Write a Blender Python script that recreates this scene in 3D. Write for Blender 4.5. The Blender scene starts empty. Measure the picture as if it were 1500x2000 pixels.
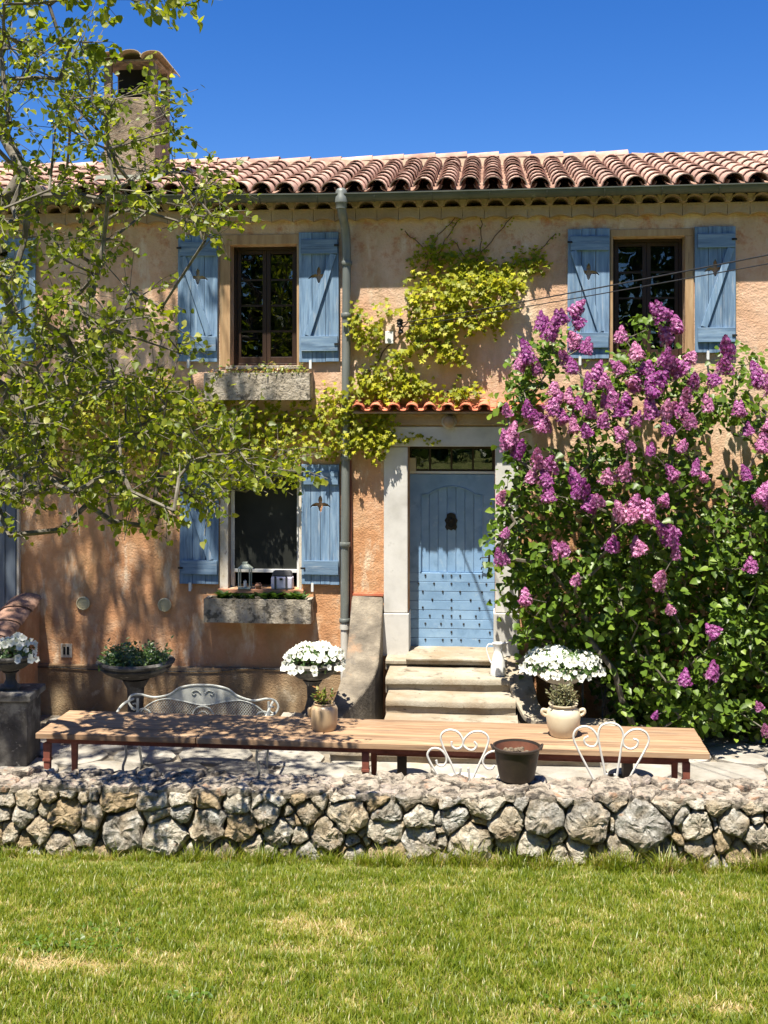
import bpy, bmesh, math, random
import numpy as np
from mathutils import Vector, Matrix, noise, Euler

SC = bpy.context.scene
COL = SC.collection
R = math.radians
rnd = random.Random(7)
nr = np.random.RandomState(11)

# ------------------------------------------------------------------ camera, sky, sun, exposure
CAMZ = 3.5; FPX = 2200.0; HOR = 816.0
cam = bpy.data.cameras.new('camera'); camo = bpy.data.objects.new('camera', cam); COL.objects.link(camo)
camo.location = (0, 0, CAMZ); camo.rotation_euler = (R(90), 0, 0)
cam.sensor_fit = 'VERTICAL'; cam.sensor_height = 36; cam.lens = FPX / 2000 * 36
cam.shift_y = -(1000 - HOR) / 2000
cam.clip_start = .05; cam.clip_end = 3000
SC.camera = camo

SUNV = Vector((.15, .34, -1.0)).normalized()          # the way the light travels
world = bpy.data.worlds.new('World'); SC.world = world; world.use_nodes = True
wn = world.node_tree.nodes; wl = world.node_tree.links
sky = wn.new('ShaderNodeTexSky'); sky.sky_type = 'NISHITA'; sky.sun_disc = False
sky.sun_elevation = math.asin(-SUNV.z); sky.sun_rotation = math.atan2(-SUNV.x, -SUNV.y)
sky.altitude = 900; sky.air_density = 1.0; sky.dust_density = .25; sky.ozone_density = 4.0
hsv = wn.new('ShaderNodeHueSaturation'); hsv.inputs['Saturation'].default_value = 1.34; hsv.inputs['Hue'].default_value = .514
wl.new(sky.outputs[0], hsv.inputs['Color']); wl.new(hsv.outputs[0], wn['Background'].inputs['Color'])
wn['Background'].inputs['Strength'].default_value = .070
sun = bpy.data.lights.new('sun', 'SUN'); sun.energy = 5.0; sun.angle = R(.53); sun.color = (1.0, .925, .80)
suno = bpy.data.objects.new('sun', sun); COL.objects.link(suno)
suno.rotation_euler = SUNV.to_track_quat('-Z', 'Y').to_euler()
SC.view_settings.view_transform = 'Standard'; SC.view_settings.look = 'None'
SC.view_settings.gamma = 1; SC.view_settings.use_curve_mapping = False
SC.view_settings.exposure = 1.27
SC.render.engine = 'CYCLES'
SC.cycles.max_bounces = 8; SC.cycles.transparent_max_bounces = 16; SC.cycles.use_denoising = True

# ------------------------------------------------------------------ planes seen by the camera
class Plane:
    def __init__(s, y0, deg):
        s.th = R(deg); s.O = Vector((0, y0, 0)); s.e = Vector((math.cos(s.th), -math.sin(s.th), 0)); s.n = Vector((math.sin(s.th), math.cos(s.th), 0))
    def at(s, px, py, d=0.0):                      # image point -> (u, z) at depth d behind the plane
        r = Vector(((px - 750) / FPX, 1, (HOR - py) / FPX))
        t = (s.n.dot(s.O) + d) / s.n.dot(r)
        p = r * t
        return (p - s.O).dot(s.e), CAMZ + p.z
    def w(s, u, d, z): return s.O + s.e * u + s.n * d + Vector((0, 0, z))
H = Plane(13.07, 5.2)     # house front
W = Plane(8.0, 3.1)       # face of the garden wall
T = Plane(9.42, 5.8)      # front edge of the table
def pt(px, py, D):        # point at distance D
    return Vector(((px - 750) / FPX * D, D, CAMZ + (HOR - py) / FPX * D))
def smooth(a, b, x):
    t = min(1, max(0, (x - a) / (b - a))); return t * t * (3 - 2 * t)
def terrace_z(x, y): return .10 * (1 - smooth(11.9, 12.9, y + .09 * x))
def wall_line(x): return 8.0 - math.tan(R(3.1)) * x
def lawn_z(x, y):
    d = wall_line(x) - y
    z = .33 + .1975 * max(0, min(d, 9.5))
    return z + .02 * noise.noise(Vector((x * .9, y * .9, 0)))

# ------------------------------------------------------------------ mesh helpers
class MB:
    def __init__(s): s.V = []; s.F = []
    def add(s, vs, fs):
        b = len(s.V); s.V += [tuple(v) for v in vs]; s.F += [tuple(b + i for i in f) for f in fs]; return s
    def box(s, x0, x1, y0, y1, z0, z1):
        return s.add([(x0,y0,z0),(x1,y0,z0),(x1,y1,z0),(x0,y1,z0),(x0,y0,z1),(x1,y0,z1),(x1,y1,z1),(x0,y1,z1)],
                     [(0,3,2,1),(4,5,6,7),(0,1,5,4),(1,2,6,5),(2,3,7,6),(3,0,4,7)])
    def hexa(s, p): return s.add(p, [(0,3,2,1),(4,5,6,7),(0,1,5,4),(1,2,6,5),(2,3,7,6),(3,0,4,7)])
    def prism(s, poly, y0, y1):                    # poly in x,z ; extruded along y
        n = len(poly)
        vs = [(x, y0, z) for x, z in poly] + [(x, y1, z) for x, z in poly]
        return s.add(vs, [tuple(range(n))[::-1], tuple(range(n, 2*n))] + [(i, (i+1) % n, n + (i+1) % n, n + i) for i in range(n)])
    def bar(s, a, b, w, h, up=(0,0,1)):            # rectangular bar from a to b
        a = Vector(a); b = Vector(b); d = (b - a).normalized(); up = Vector(up)
        sx = d.cross(up).normalized() * w / 2; sz = sx.cross(d).normalized() * h / 2
        return s.hexa([a-sx-sz, a+sx-sz, b+sx-sz, b-sx-sz, a-sx+sz, a+sx+sz, b+sx+sz, b-sx+sz])
    def tube(s, pts, r, n=8, caps=True):
        pts = [Vector(p) for p in pts]; m = len(pts)
        rs = r if isinstance(r, (list, tuple)) else [r] * m
        prev = None; rings = []
        for i, p in enumerate(pts):
            d = (pts[min(i+1, m-1)] - pts[max(i-1, 0)]); d = d.normalized() if d.length > 1e-9 else Vector((0,0,1))
            if prev is None:
                a = d.cross(Vector((0,0,1)) if abs(d.z) < .9 else Vector((0,1,0))).normalized()
            else:
                a = (prev - d * prev.dot(d)).normalized()
            prev = a; b = d.cross(a)
            rings.append([p + (a * math.cos(2*math.pi*k/n) + b * math.sin(2*math.pi*k/n)) * rs[i] for k in range(n)])
        vs = [v for rr in rings for v in rr]
        fs = [(i*n+k, i*n+(k+1) % n, (i+1)*n+(k+1) % n, (i+1)*n+k) for i in range(m-1) for k in range(n)]
        if caps: fs += [tuple(range(n))[::-1], tuple((m-1)*n+k for k in range(n))]
        return s.add(vs, fs)
    def lathe(s, prof, n=32, c=(0,0,0), flute=None, cap=True):
        vs = []; fs = []; m = len(prof)
        for i, (r, z) in enumerate(prof):
            for k in range(n):
                a = 2*math.pi*k/n; rr = r
                if flute: rr = r * (1 + flute[0] * math.cos(flute[1]*a)) if flute[2] <= i <= flute[3] else r
                vs.append((c[0] + rr*math.cos(a), c[1] + rr*math.sin(a), c[2] + z))
        fs = [(i*n+k, i*n+(k+1) % n, (i+1)*n+(k+1) % n, (i+1)*n+k) for i in range(m-1) for k in range(n)]
        if cap and prof[0][0] > 1e-4: fs.append(tuple(range(n))[::-1])
        if prof[-1][0] > 1e-4: fs.append(tuple((m-1)*n+k for k in range(n)))
        return s.add(vs, fs)
    def ball(s, c, r, n=8, m=5, sq=(1,1,1)):
        vs = []; 
        for i in range(m+1):
            t = math.pi*i/m
            for k in range(n):
                a = 2*math.pi*k/n; vs.append((c[0]+r*sq[0]*math.sin(t)*math.cos(a), c[1]+r*sq[1]*math.sin(t)*math.sin(a), c[2]+r*sq[2]*math.cos(t)))
        return s.add(vs, [(i*n+k, (i+1)*n+k, (i+1)*n+(k+1) % n, i*n+(k+1) % n) for i in range(m) for k in range(n)])
    def mesh(s, name, m, smoothed=False):
        me = bpy.data.meshes.new(name); me.from_pydata(s.V, [], s.F); me.validate()
        bm = bmesh.new(); bm.from_mesh(me); bmesh.ops.remove_doubles(bm, verts=bm.verts, dist=1e-6)
        bmesh.ops.recalc_face_normals(bm, faces=bm.faces); bm.to_mesh(me); bm.free()
        me.materials.append(m)
        if smoothed:
            me.polygons.foreach_set('use_smooth', [True]*len(me.polygons))
            try: me.set_sharp_from_angle(angle=R(40))
            except Exception: pass
        return me

def link(name, me, parent=None, loc=None, rot=None, scale=None):
    o = bpy.data.objects.new(name, me); COL.objects.link(o)
    if parent: o.parent = parent
    if loc is not None: o.location = loc
    if rot is not None: o.rotation_euler = rot
    if scale is not None: o.scale = scale
    return o
def part(name, mb, m, parent=None, smoothed=False, bevel=0, loc=None, rot=None, label=None):
    o = link(name, mb.mesh(name, m, smoothed), parent, loc, rot)
    if bevel:
        md = o.modifiers.new('bevel', 'BEVEL'); md.width = bevel; md.segments = 2; md.limit_method = 'ANGLE'; md.angle_limit = R(40)
    if label: o['label'] = label
    return o
def tag(o, label, cat, group=None):
    o['label'] = label; o['category'] = cat
    if group: o['group'] = group
    return o
def thing(name, label, cat, loc=(0,0,0), rz=0, group=None):
    o = link(name, None, None, loc, (0,0,rz)); o.empty_display_size = .1
    return tag(o, label, cat, group)
def structure(o): o['kind'] = 'structure'; return o
def stuff(o): o['kind'] = 'stuff'; return o
def copy_tree(o, parent=None):
    c = o.copy(); COL.objects.link(c); c.parent = parent
    for ch in list(o.children): copy_tree(ch, c)
    return c
def bez(pts, n=10):                                # Catmull-Rom through points
    P = [Vector(p) for p in pts]; P = [P[0]*2-P[1]] + P + [P[-1]*2-P[-2]]; out = []
    for i in range(1, len(P)-2):
        for k in range(n):
            t = k/n; a, b, c, d = P[i-1], P[i], P[i+1], P[i+2]
            out.append(.5*((2*b)+(c-a)*t+(2*a-5*b+4*c-d)*t*t+(3*b-a-3*c+d)*t**3))
    out.append(P[-2]); return out

# ------------------------------------------------------------------ materials
def nodes(name):
    m = bpy.data.materials.new(name); m.use_nodes = True
    nt = m.node_tree; N = nt.nodes; L = nt.links
    return m, nt, N, L, N['Principled BSDF'], N['Material Output']
def nz(N, L, src, scale, detail=6, rough=.6, dist=0):
    t = N.new('ShaderNodeTexNoise'); t.inputs['Scale'].default_value = scale; t.inputs['Detail'].default_value = detail
    t.inputs['Roughness'].default_value = rough; t.inputs['Distortion'].default_value = dist
    if src: L.new(src, t.inputs['Vector'])
    return t.outputs['Fac']
def ramp(N, L, src, stops):
    r = N.new('ShaderNodeValToRGB'); e = r.color_ramp.elements
    e[0].position = stops[0][0]; e[0].color = (*stops[0][1], 1)
    e[1].position = stops[-1][0]; e[1].color = (*stops[-1][1], 1)
    for p, c in stops[1:-1]:
        x = e.new(p); x.color = (*c, 1)
    L.new(src, r.inputs['Fac']); return r.outputs['Color']
def g(v): return (v, v, v)
def mixc(N, L, fac, a, b, mode='MIX'):
    m = N.new('ShaderNodeMix'); m.data_type = 'RGBA'; m.blend_type = mode
    for k, v in ((0, fac), (6, a), (7, b)):
        if isinstance(v, (int, float)): m.inputs[k].default_value = v
        elif isinstance(v, tuple): m.inputs[k].default_value = (*v, 1)
        else: L.new(v, m.inputs[k])
    return m.outputs[2]
def coords(N, L, stretch=(1,1,1), rand=False):
    t = N.new('ShaderNodeTexCoord'); out = t.outputs['Object']
    if rand:
        oi = N.new('ShaderNodeObjectInfo'); a = N.new('ShaderNodeVectorMath'); a.operation = 'ADD'
        s = N.new('ShaderNodeVectorMath'); s.operation = 'SCALE'; s.inputs[0].default_value = (37, 19, 53); L.new(oi.outputs['Random'], s.inputs['Scale'])
        L.new(out, a.inputs[0]); L.new(s.outputs[0], a.inputs[1]); out = a.outputs[0]
    if stretch != (1,1,1):
        mp = N.new('ShaderNodeMapping'); mp.inputs['Scale'].default_value = stretch; L.new(out, mp.inputs['Vector']); out = mp.outputs[0]
    return out
def bumpn(N, L, P, h, strength, dist):
    b = N.new('ShaderNodeBump'); b.inputs['Strength'].default_value = strength; b.inputs['Distance'].default_value = dist
    L.new(h, b.inputs['Height']); L.new(b.outputs[0], P.inputs['Normal']); return b
def mk(name, cols, scale=4, detail=7, rough=.8, bump=.4, bscale=60, bdist=.004, stretch=(1,1,1), spots=None, vary=0, metallic=0, spec=.4, rand=True):
    m, nt, N, L, P, O = nodes(name)
    v = coords(N, L, stretch, rand)
    n = len(cols); stops = [(.3 + .4*i/(n-1), c) for i, c in enumerate(cols)]
    c = ramp(N, L, nz(N, L, v, scale, detail), stops)
    for sp in (spots or []):
        col, sc_, lo, hi = sp
        f = ramp(N, L, nz(N, L, v, sc_, 8, .65), [(lo, g(0)), (hi, g(1))])
        c = mixc(N, L, f, c, col)
    if vary:
        oi = N.new('ShaderNodeObjectInfo'); mr = N.new('ShaderNodeMapRange'); mr.inputs['To Min'].default_value = 1-vary; mr.inputs['To Max'].default_value = 1+vary
        L.new(oi.outputs['Random'], mr.inputs['Value'])
        h = N.new('ShaderNodeHueSaturation'); L.new(c, h.inputs['Color']); L.new(mr.outputs[0], h.inputs['Value']); c = h.outputs[0]
    L.new(c, P.inputs['Base Color'])
    P.inputs['Roughness'].default_value = rough; P.inputs['Metallic'].default_value = metallic
    P.inputs['Specular IOR Level'].default_value = spec
    if bump: bumpn(N, L, P, nz(N, L, v, bscale, 8, .65), bump, bdist)
    return m

def facade_material():
    m, nt, N, L, P, O = nodes('ochre_roughcast')
    v = coords(N, L)
    sep = N.new('ShaderNodeSeparateXYZ'); L.new(v, sep.inputs[0])
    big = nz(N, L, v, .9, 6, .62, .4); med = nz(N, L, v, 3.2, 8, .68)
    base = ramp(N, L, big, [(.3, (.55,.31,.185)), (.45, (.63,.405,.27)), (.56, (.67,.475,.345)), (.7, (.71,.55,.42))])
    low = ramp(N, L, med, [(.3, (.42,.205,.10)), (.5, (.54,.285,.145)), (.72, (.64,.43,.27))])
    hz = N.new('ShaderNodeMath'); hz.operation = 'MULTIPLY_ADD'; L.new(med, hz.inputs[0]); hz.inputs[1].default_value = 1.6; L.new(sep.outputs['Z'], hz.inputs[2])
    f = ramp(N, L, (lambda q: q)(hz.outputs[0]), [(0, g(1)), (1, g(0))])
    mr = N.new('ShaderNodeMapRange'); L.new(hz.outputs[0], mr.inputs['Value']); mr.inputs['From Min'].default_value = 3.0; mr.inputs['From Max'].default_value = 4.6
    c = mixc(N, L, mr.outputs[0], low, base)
    # yellowed lime and rusty wash below the eaves
    st = nz(N, L, coords(N, L, (1.2,1,2.2)), 2.4, 9, .7, .6)
    hz2 = N.new('ShaderNodeMath'); hz2.operation = 'MULTIPLY_ADD'; L.new(st, hz2.inputs[0]); hz2.inputs[1].default_value = 1.1; L.new(sep.outputs['Z'], hz2.inputs[2])
    mr2 = N.new('ShaderNodeMapRange'); L.new(hz2.outputs[0], mr2.inputs['Value']); mr2.inputs['From Min'].default_value = 5.85; mr2.inputs['From Max'].default_value = 6.6
    c = mixc(N, L, mr2.outputs[0], c, (.54,.40,.23))
    rs = ramp(N, L, nz(N, L, v, 5.5, 9, .75), [(.50, g(0)), (.64, g(.85))])
    mr3 = N.new('ShaderNodeMapRange'); L.new(sep.outputs['Z'], mr3.inputs['Value']); mr3.inputs['From Min'].default_value = 4.9; mr3.inputs['From Max'].default_value = 5.5
    mm = N.new('ShaderNodeMath'); mm.operation = 'MULTIPLY'; L.new(rs, mm.inputs[0]); L.new(mr3.outputs[0], mm.inputs[1])
    c = mixc(N, L, mm.outputs[0], c, (.44,.17,.07))
    # worn pale lime patches, broken downward
    wv = coords(N, L, (1.6,1,.55))
    wp = ramp(N, L, nz(N, L, wv, 2.1, 9, .72), [(.53, g(0)), (.64, g(.85))])
    c = mixc(N, L, wp, c, (.72,.60,.44))
    dk = ramp(N, L, nz(N, L, wv, 1.3, 8, .7), [(.50, g(0)), (.66, g(.55))])
    c = mixc(N, L, dk, c, (.36,.24,.12))
    L.new(c, P.inputs['Base Color']); P.inputs['Roughness'].default_value = .95; P.inputs['Specular IOR Level'].default_value = .15
    h = N.new('ShaderNodeMath'); h.operation = 'MULTIPLY_ADD'; L.new(nz(N, L, v, 42, 4, .6), h.inputs[0]); h.inputs[1].default_value = .6; L.new(nz(N, L, v, 9, 6, .6), h.inputs[2])
    bumpn(N, L, P, h.outputs[0], .85, .018)
    return m

def wood_paint(name, c1, c2, c3, along='Z'):
    st = (9,9,.7) if along == 'Z' else (.7,9,9)
    return mk(name, [c1, c2, c3], 3.2, 8, .62, .35, 9, .0025, st, spots=[((c1[0]*.42, c1[1]*.45, c1[2]*.5), 2.6, .50, .78), ((.38,.43,.47), 3.7, .58, .74), ((.20,.16,.12), 7, .68, .76)], vary=.10, spec=.3)

def leaf_material(name, stops, trans=.42, tcol=1.6, gloss=.10, rough=.42, vary=0):
    m, nt, N, L, P, O = nodes(name)
    a = N.new('ShaderNodeAttribute'); a.attribute_name = 'tint'
    c = ramp(N, L, a.outputs['Fac'], stops)
    if vary:
        oi = N.new('ShaderNodeObjectInfo'); h = N.new('ShaderNodeHueSaturation'); L.new(c, h.inputs['Color'])
        for nm_, lo, hi in (('Value', 1-vary, 1+vary), ('Hue', .5-.03, .5+.02), ('Saturation', 1.2, .9)):
            mr = N.new('ShaderNodeMapRange'); mr.inputs['To Min'].default_value = lo; mr.inputs['To Max'].default_value = hi; L.new(oi.outputs['Random'], mr.inputs['Value']); L.new(mr.outputs[0], h.inputs[nm_])
        c = h.outputs[0]
    d = N.new('ShaderNodeBsdfDiffuse'); L.new(c, d.inputs['Color'])
    t = N.new('ShaderNodeBsdfTranslucent')
    tc = mixc(N, L, 1.0, c, (tcol, tcol*.98, tcol*.45), 'MULTIPLY'); L.new(tc, t.inputs['Color'])
    mx = N.new('ShaderNodeMixShader'); mx.inputs[0].default_value = trans; L.new(d.outputs[0], mx.inputs[1]); L.new(t.outputs[0], mx.inputs[2])
    gl = N.new('ShaderNodeBsdfGlossy'); gl.inputs['Roughness'].default_value = rough; gl.inputs['Color'].default_value = (1,1,1,1)
    m2 = N.new('ShaderNodeMixShader'); m2.inputs[0].default_value = gloss
    L.new(mx.outputs[0], m2.inputs[1]); L.new(gl.outputs[0], m2.inputs[2]); L.new(m2.outputs[0], O.inputs['Surface'])
    return m

def glass_material():
    m, nt, N, L, P, O = nodes('window_glass')
    tr = N.new('ShaderNodeBsdfTransparent'); tr.inputs['Color'].default_value = (.72,.76,.74,1)
    gl = N.new('ShaderNodeBsdfGlossy'); gl.inputs['Roughness'].default_value = .012
    tc = coords(N, L, (1,1,1), True)
    b = N.new('ShaderNodeBump'); b.inputs['Strength'].default_value = .25; b.inputs['Distance'].default_value = .01
    L.new(nz(N, L, tc, 2.2, 2), b.inputs['Height']); L.new(b.outputs[0], gl.inputs['Normal'])
    fr = N.new('ShaderNodeFresnel'); fr.inputs['IOR'].default_value = 1.5
    ad = N.new('ShaderNodeMath'); ad.operation = 'MULTIPLY_ADD'; L.new(fr.outputs[0], ad.inputs[0]); ad.inputs[1].default_value = 1.3; ad.inputs[2].default_value = .03
    mx = N.new('ShaderNodeMixShader'); L.new(ad.outputs[0], mx.inputs[0]); L.new(tr.outputs[0], mx.inputs[1]); L.new(gl.outputs[0], mx.inputs[2])
    L.new(mx.outputs[0], O.inputs['Surface']); return m

def rock_material():
    m, nt, N, L, P, O = nodes('limestone_rubble')
    v = coords(N, L, (1,1,1), True)
    oi = N.new('ShaderNodeObjectInfo')
    f1 = nz(N, L, v, 7, 10, .75, .3)
    grey = ramp(N, L, f1, [(.36, (.08,.072,.058)), (.42, (.27,.25,.21)), (.52, (.46,.44,.39)), (.62, (.74,.72,.66))])
    pale = ramp(N, L, f1, [(.36, (.13,.105,.07)), (.42, (.44,.39,.30)), (.52, (.64,.59,.48)), (.62, (.80,.77,.68))])
    tan = ramp(N, L, f1, [(.33, (.12,.085,.05)), (.42, (.36,.27,.16)), (.54, (.54,.42,.26)), (.68, (.66,.55,.38))])
    w1 = ramp(N, L, oi.outputs['Random'], [(.36, g(0)), (.44, g(1))]); w2 = ramp(N, L, oi.outputs['Random'], [(.70, g(0)), (.78, g(1))])
    c = mixc(N, L, w1, grey, pale); c = mixc(N, L, w2, c, tan)
    big_ = ramp(N, L, nz(N, L, v, 3.2, 5, .6), [(.45, g(0)), (.62, g(.7))]); c = mixc(N, L, big_, c, tan)
    li = ramp(N, L, nz(N, L, v, 9, 8, .75), [(.6, g(0)), (.68, g(.7))]); c = mixc(N, L, li, c, (.42,.23,.11))
    bk = ramp(N, L, nz(N, L, v, 19, 8, .75), [(.55, g(0)), (.63, g(.85))]); c = mixc(N, L, bk, c, (.07,.062,.05))
    L.new(c, P.inputs['Base Color']); P.inputs['Roughness'].default_value = .92; P.inputs['Specular IOR Level'].default_value = .2
    h = N.new('ShaderNodeMath'); h.operation = 'MULTIPLY_ADD'; L.new(nz(N, L, v, 14, 10, .75), h.inputs[0]); h.inputs[1].default_value = 2.2; 
    vo = N.new('ShaderNodeTexVoronoi'); vo.inputs['Scale'].default_value = 16; L.new(v, vo.inputs['Vector']); L.new(vo.outputs['Distance'], h.inputs[2])
    bumpn(N, L, P, h.outputs[0], 1.0, .035); return m

M = {}
M['facade'] = facade_material()
M['plinth'] = mk('rough_plinth_render', [(.20,.125,.065),(.30,.20,.11),(.40,.30,.18)], 2.4, 9, .95, 1.0, 55, .02, spots=[((.20,.15,.09), 1.6, .52, .7), ((.56,.46,.32), 5, .6, .72)], rand=False)
M['plaster'] = mk('aged_lime_plaster', [(.27,.19,.115),(.36,.265,.165),(.43,.33,.215)], 3, 9, .95, .7, 40, .012, spots=[((.46,.24,.11), 4.5, .58, .72)], rand=False)
M['stone'] = mk('pale_cut_stone', [(.44,.43,.40),(.56,.55,.52),(.64,.63,.60)], 3.0, 9, .85, .3, 60, .004, spots=[((.34,.33,.29), 6, .62, .75)])
M['step'] = mk('worn_step_stone', [(.22,.185,.13),(.31,.28,.22),(.38,.35,.285)], 2.6, 10, .85, .6, 26, .014, spots=[((.10,.08,.055), 5, .54, .70), ((.26,.20,.13), 1.6, .45, .66), ((.06,.05,.035), 16, .62, .70)])
M['parapet'] = mk('dappled_cement_render', [(.09,.078,.062),(.18,.155,.12),(.30,.26,.20)], 4.5, 10, .95, 1.0, 30, .02, spots=[((.12,.11,.10), 3.2, .55, .68), ((.36,.22,.13), 2, .55, .72)], rand=False)  # grey render, darkened and mottled to carry the tree's dappled shade
M['trough'] = mk('lichened_trough_stone', [(.26,.22,.16),(.40,.35,.27),(.52,.47,.38)], 7, 10, .95, 1.0, 22, .03, spots=[((.12,.105,.08), 10, .52, .60)])
M['tile'] = mk('clay_roof_tile', [(.32,.185,.14),(.42,.27,.21),(.50,.37,.29)], 5, 8, .85, .3, 60, .004, spots=[((.22,.13,.10), 3, .58, .72), ((.62,.50,.40), 9, .6, .72)], vary=.22)
M['redtile'] = mk('red_canopy_tile', [(.40,.10,.05),(.52,.16,.085),(.58,.24,.14)], 5, 8, .8, .3, 60, .004, spots=[((.20,.09,.06), 6, .58, .70)], vary=.15)
M['oldshadetile'] = mk('weathered_shaded_tile', [(.13,.075,.05),(.24,.14,.10),(.36,.24,.18)], 5, 8, .9, .6, 30, .01, spots=[((.05,.04,.03), 7, .54, .66)], vary=.15)  # weathered brown tile with shadow painted into its dark tones
M['screen'] = mk('dark_insect_screen', [(.012,.014,.012),(.03,.033,.028)], 1.6, 4, .7, .1, 200, .001, spec=.25)
M['chim'] = mk('shaded_chimney_render', [(.13,.10,.07),(.26,.20,.145),(.38,.31,.23)], 4, 9, .95, 1, 30, .02, spots=[((.06,.05,.04), 3, .54, .66), ((.46,.40,.31), 7, .6, .68)], rand=False)  # brown-grey render, its shade and tree dapples put into the colour
M['captile'] = mk('bleached_cap_tile', [(.32,.25,.15),(.44,.36,.23)], 6, 8, .9, .4, 40, .005, spots=[((.14,.10,.07), 6, .55, .68)])
M['mortar'] = mk('lime_mortar', [(.26,.2,.14),(.36,.29,.21)], 12, 8, .95, .8, 60, .01)
M['zinc'] = mk('zinc_gutter', [(.075,.085,.068),(.12,.13,.105)], 4, 6, .5, .1, 30, .002, (1,1,1), spots=[((.22,.24,.22), 5, .6, .75)], metallic=.35)
M['pipe'] = mk('grey_downpipe', [(.13,.145,.135),(.21,.225,.21)], 3, 6, .5, .1, 30, .002, (3,3,.6), spots=[((.40,.40,.37), 6, .66, .74)], metallic=.25)
M['whitepipe'] = mk('dirty_white_plastic', [(.50,.48,.43),(.62,.60,.55)], 4, 6, .5, .05)
M['redpipe'] = mk('red_brown_pipe', [(.10,.03,.02),(.17,.055,.035)], 6, 6, .5, .1)
M['blue'] = wood_paint('blue_shutter_paint', (.115,.195,.30), (.17,.27,.395), (.26,.37,.49))
M['blueh'] = wood_paint('blue_batten_paint', (.105,.175,.27), (.155,.245,.355), (.235,.335,.44), 'X')
M['door'] = mk('blue_door_paint', [(.165,.29,.46),(.205,.345,.53),(.26,.41,.59)], 3.5, 7, .5, .12, 40, .002, spots=[((.12,.225,.37), 4, .54, .72), ((.36,.48,.60), 6, .60, .75), ((.22,.20,.16), 13, .70, .76)], vary=.04, spec=.4)
M['slate'] = mk('blue_grey_panel_paint', [(.09,.115,.15),(.12,.15,.19)], 3, 6, .6, .1, 30, .002, (4,4,.6))
M['iron'] = mk('black_iron', [(.012,.012,.012),(.03,.028,.026)], 20, 5, .55, .3, 90, .002, metallic=.3)
M['brownwood'] = mk('dark_brown_window_wood', [(.022,.012,.008),(.045,.025,.016)], 3, 7, .45, .2, 30, .002, (6,6,.6))
M['woodtrim'] = mk('bare_timber_surround', [(.30,.18,.09),(.42,.27,.14),(.50,.36,.21)], 3, 8, .85, .4, 20, .004, (7,7,.7), spots=[((.20,.11,.05), 6, .6, .75)])
M['limetrim'] = mk('flaking_lime_surround', [(.44,.37,.26),(.58,.53,.44),(.66,.63,.57)], 5, 9, .9, .5, 30, .008, (2,2,1), spots=[((.30,.22,.13), 7, .6, .68)])
M['whiteframe'] = mk('white_frame_paint', [(.62,.63,.62),(.74,.75,.74)], 4, 6, .5, .05)
M['glass'] = glass_material()
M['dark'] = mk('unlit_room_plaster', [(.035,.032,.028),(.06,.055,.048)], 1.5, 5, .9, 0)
M['curtain'] = mk('room_cupboard_wood', [(.03,.025,.02),(.07,.055,.045)], 2, 5, .8, 0, stretch=(5,5,.5))
M['cream'] = mk('cream_vent_plastic', [(.50,.44,.27),(.58,.52,.34)], 4, 5, .5, .05)
M['slot'] = mk('painted_dark_slot', [(.008,.008,.008),(.015,.015,.015)], 4, 3, .9, 0)  # painted black for the shade inside vent slots and chimney opening
M['urn'] = mk('weathered_dark_urn_stone', [(.030,.028,.026),(.065,.060,.054),(.13,.122,.11)], 5, 9, .9, .8, 40, .01, spots=[((.26,.25,.22), 3, .52, .68), ((.40,.38,.33), 9, .62, .72)])
M['urnlight'] = mk('grey_urn_stone', [(.22,.20,.17),(.36,.33,.28),(.46,.42,.36)], 5, 9, .9, .7, 40, .01, spots=[((.12,.11,.095), 6, .56, .70)])
M['soil'] = mk('potting_soil', [(.03,.022,.015),(.07,.05,.035)], 20, 6, .95, 1, 60, .02)
M['rock'] = rock_material()
M['earth'] = mk('wall_core_earth', [(.10,.075,.05),(.18,.14,.095),(.24,.20,.14)], 8, 8, .95, 1, 30, .03, rand=False)
M['coping'] = mk('mortared_coping', [(.16,.13,.10),(.33,.285,.225),(.50,.445,.36)], 9, 10, .92, 1.0, 20, .04, spots=[((.36,.20,.115), 6, .55, .66), ((.07,.06,.048), 11, .50, .60), ((.46,.40,.36), 3, .55, .7)])
M['flag'] = mk('terrace_flagstone', [(.20,.185,.155),(.31,.29,.25),(.40,.375,.33)], 3, 9, .9, .8, 18, .02, spots=[((.26,.23,.18), 5, .58, .7), ((.38,.29,.19), 2.4, .6, .75)], vary=.12)
M['joint'] = mk('terrace_joint_grit', [(.2,.17,.125),(.3,.27,.21)], 9, 9, .95, 1, 50, .02, rand=False)
M['wood'] = mk('table_oak', [(.22,.125,.065),(.33,.21,.12),(.41,.28,.17)], 2.6, 9, .7, .35, 9, .002, (.6,9,9), spots=[((.15,.10,.065), 2.2, .50, .72), ((.48,.40,.30), 4, .58, .72), ((.08,.045,.025), 11, .68, .73)], vary=.18)
M['rust'] = mk('red_oxide_steel', [(.12,.035,.022),(.20,.06,.038),(.24,.08,.05)], 9, 8, .7, .3, 60, .003)
M['white_iron'] = mk('white_painted_iron', [(.58,.56,.50),(.70,.68,.62)], 14, 6, .5, .15, 80, .002, spots=[((.36,.27,.18), 18, .66, .74)])
M['grey_iron'] = mk('grey_white_bench_iron', [(.36,.375,.34),(.50,.51,.47)], 10, 6, .5, .15, 80, .002, spots=[((.30,.24,.17), 18, .64, .74)])
M['jar'] = mk('cream_glazed_stoneware', [(.50,.42,.28),(.60,.52,.36),(.66,.59,.44)], 4, 6, .25, .06, 20, .003, (1,1,.8), spots=[((.40,.30,.16), 7, .66, .76)], spec=.6)
M['jar2'] = mk('salt_glazed_beige_jar', [(.38,.26,.14),(.50,.36,.21),(.55,.42,.27)], 5, 6, .35, .1, 20, .003, (2,2,.5), spots=[((.10,.05,.025), 2.2, .66, .69)], spec=.6)
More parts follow.
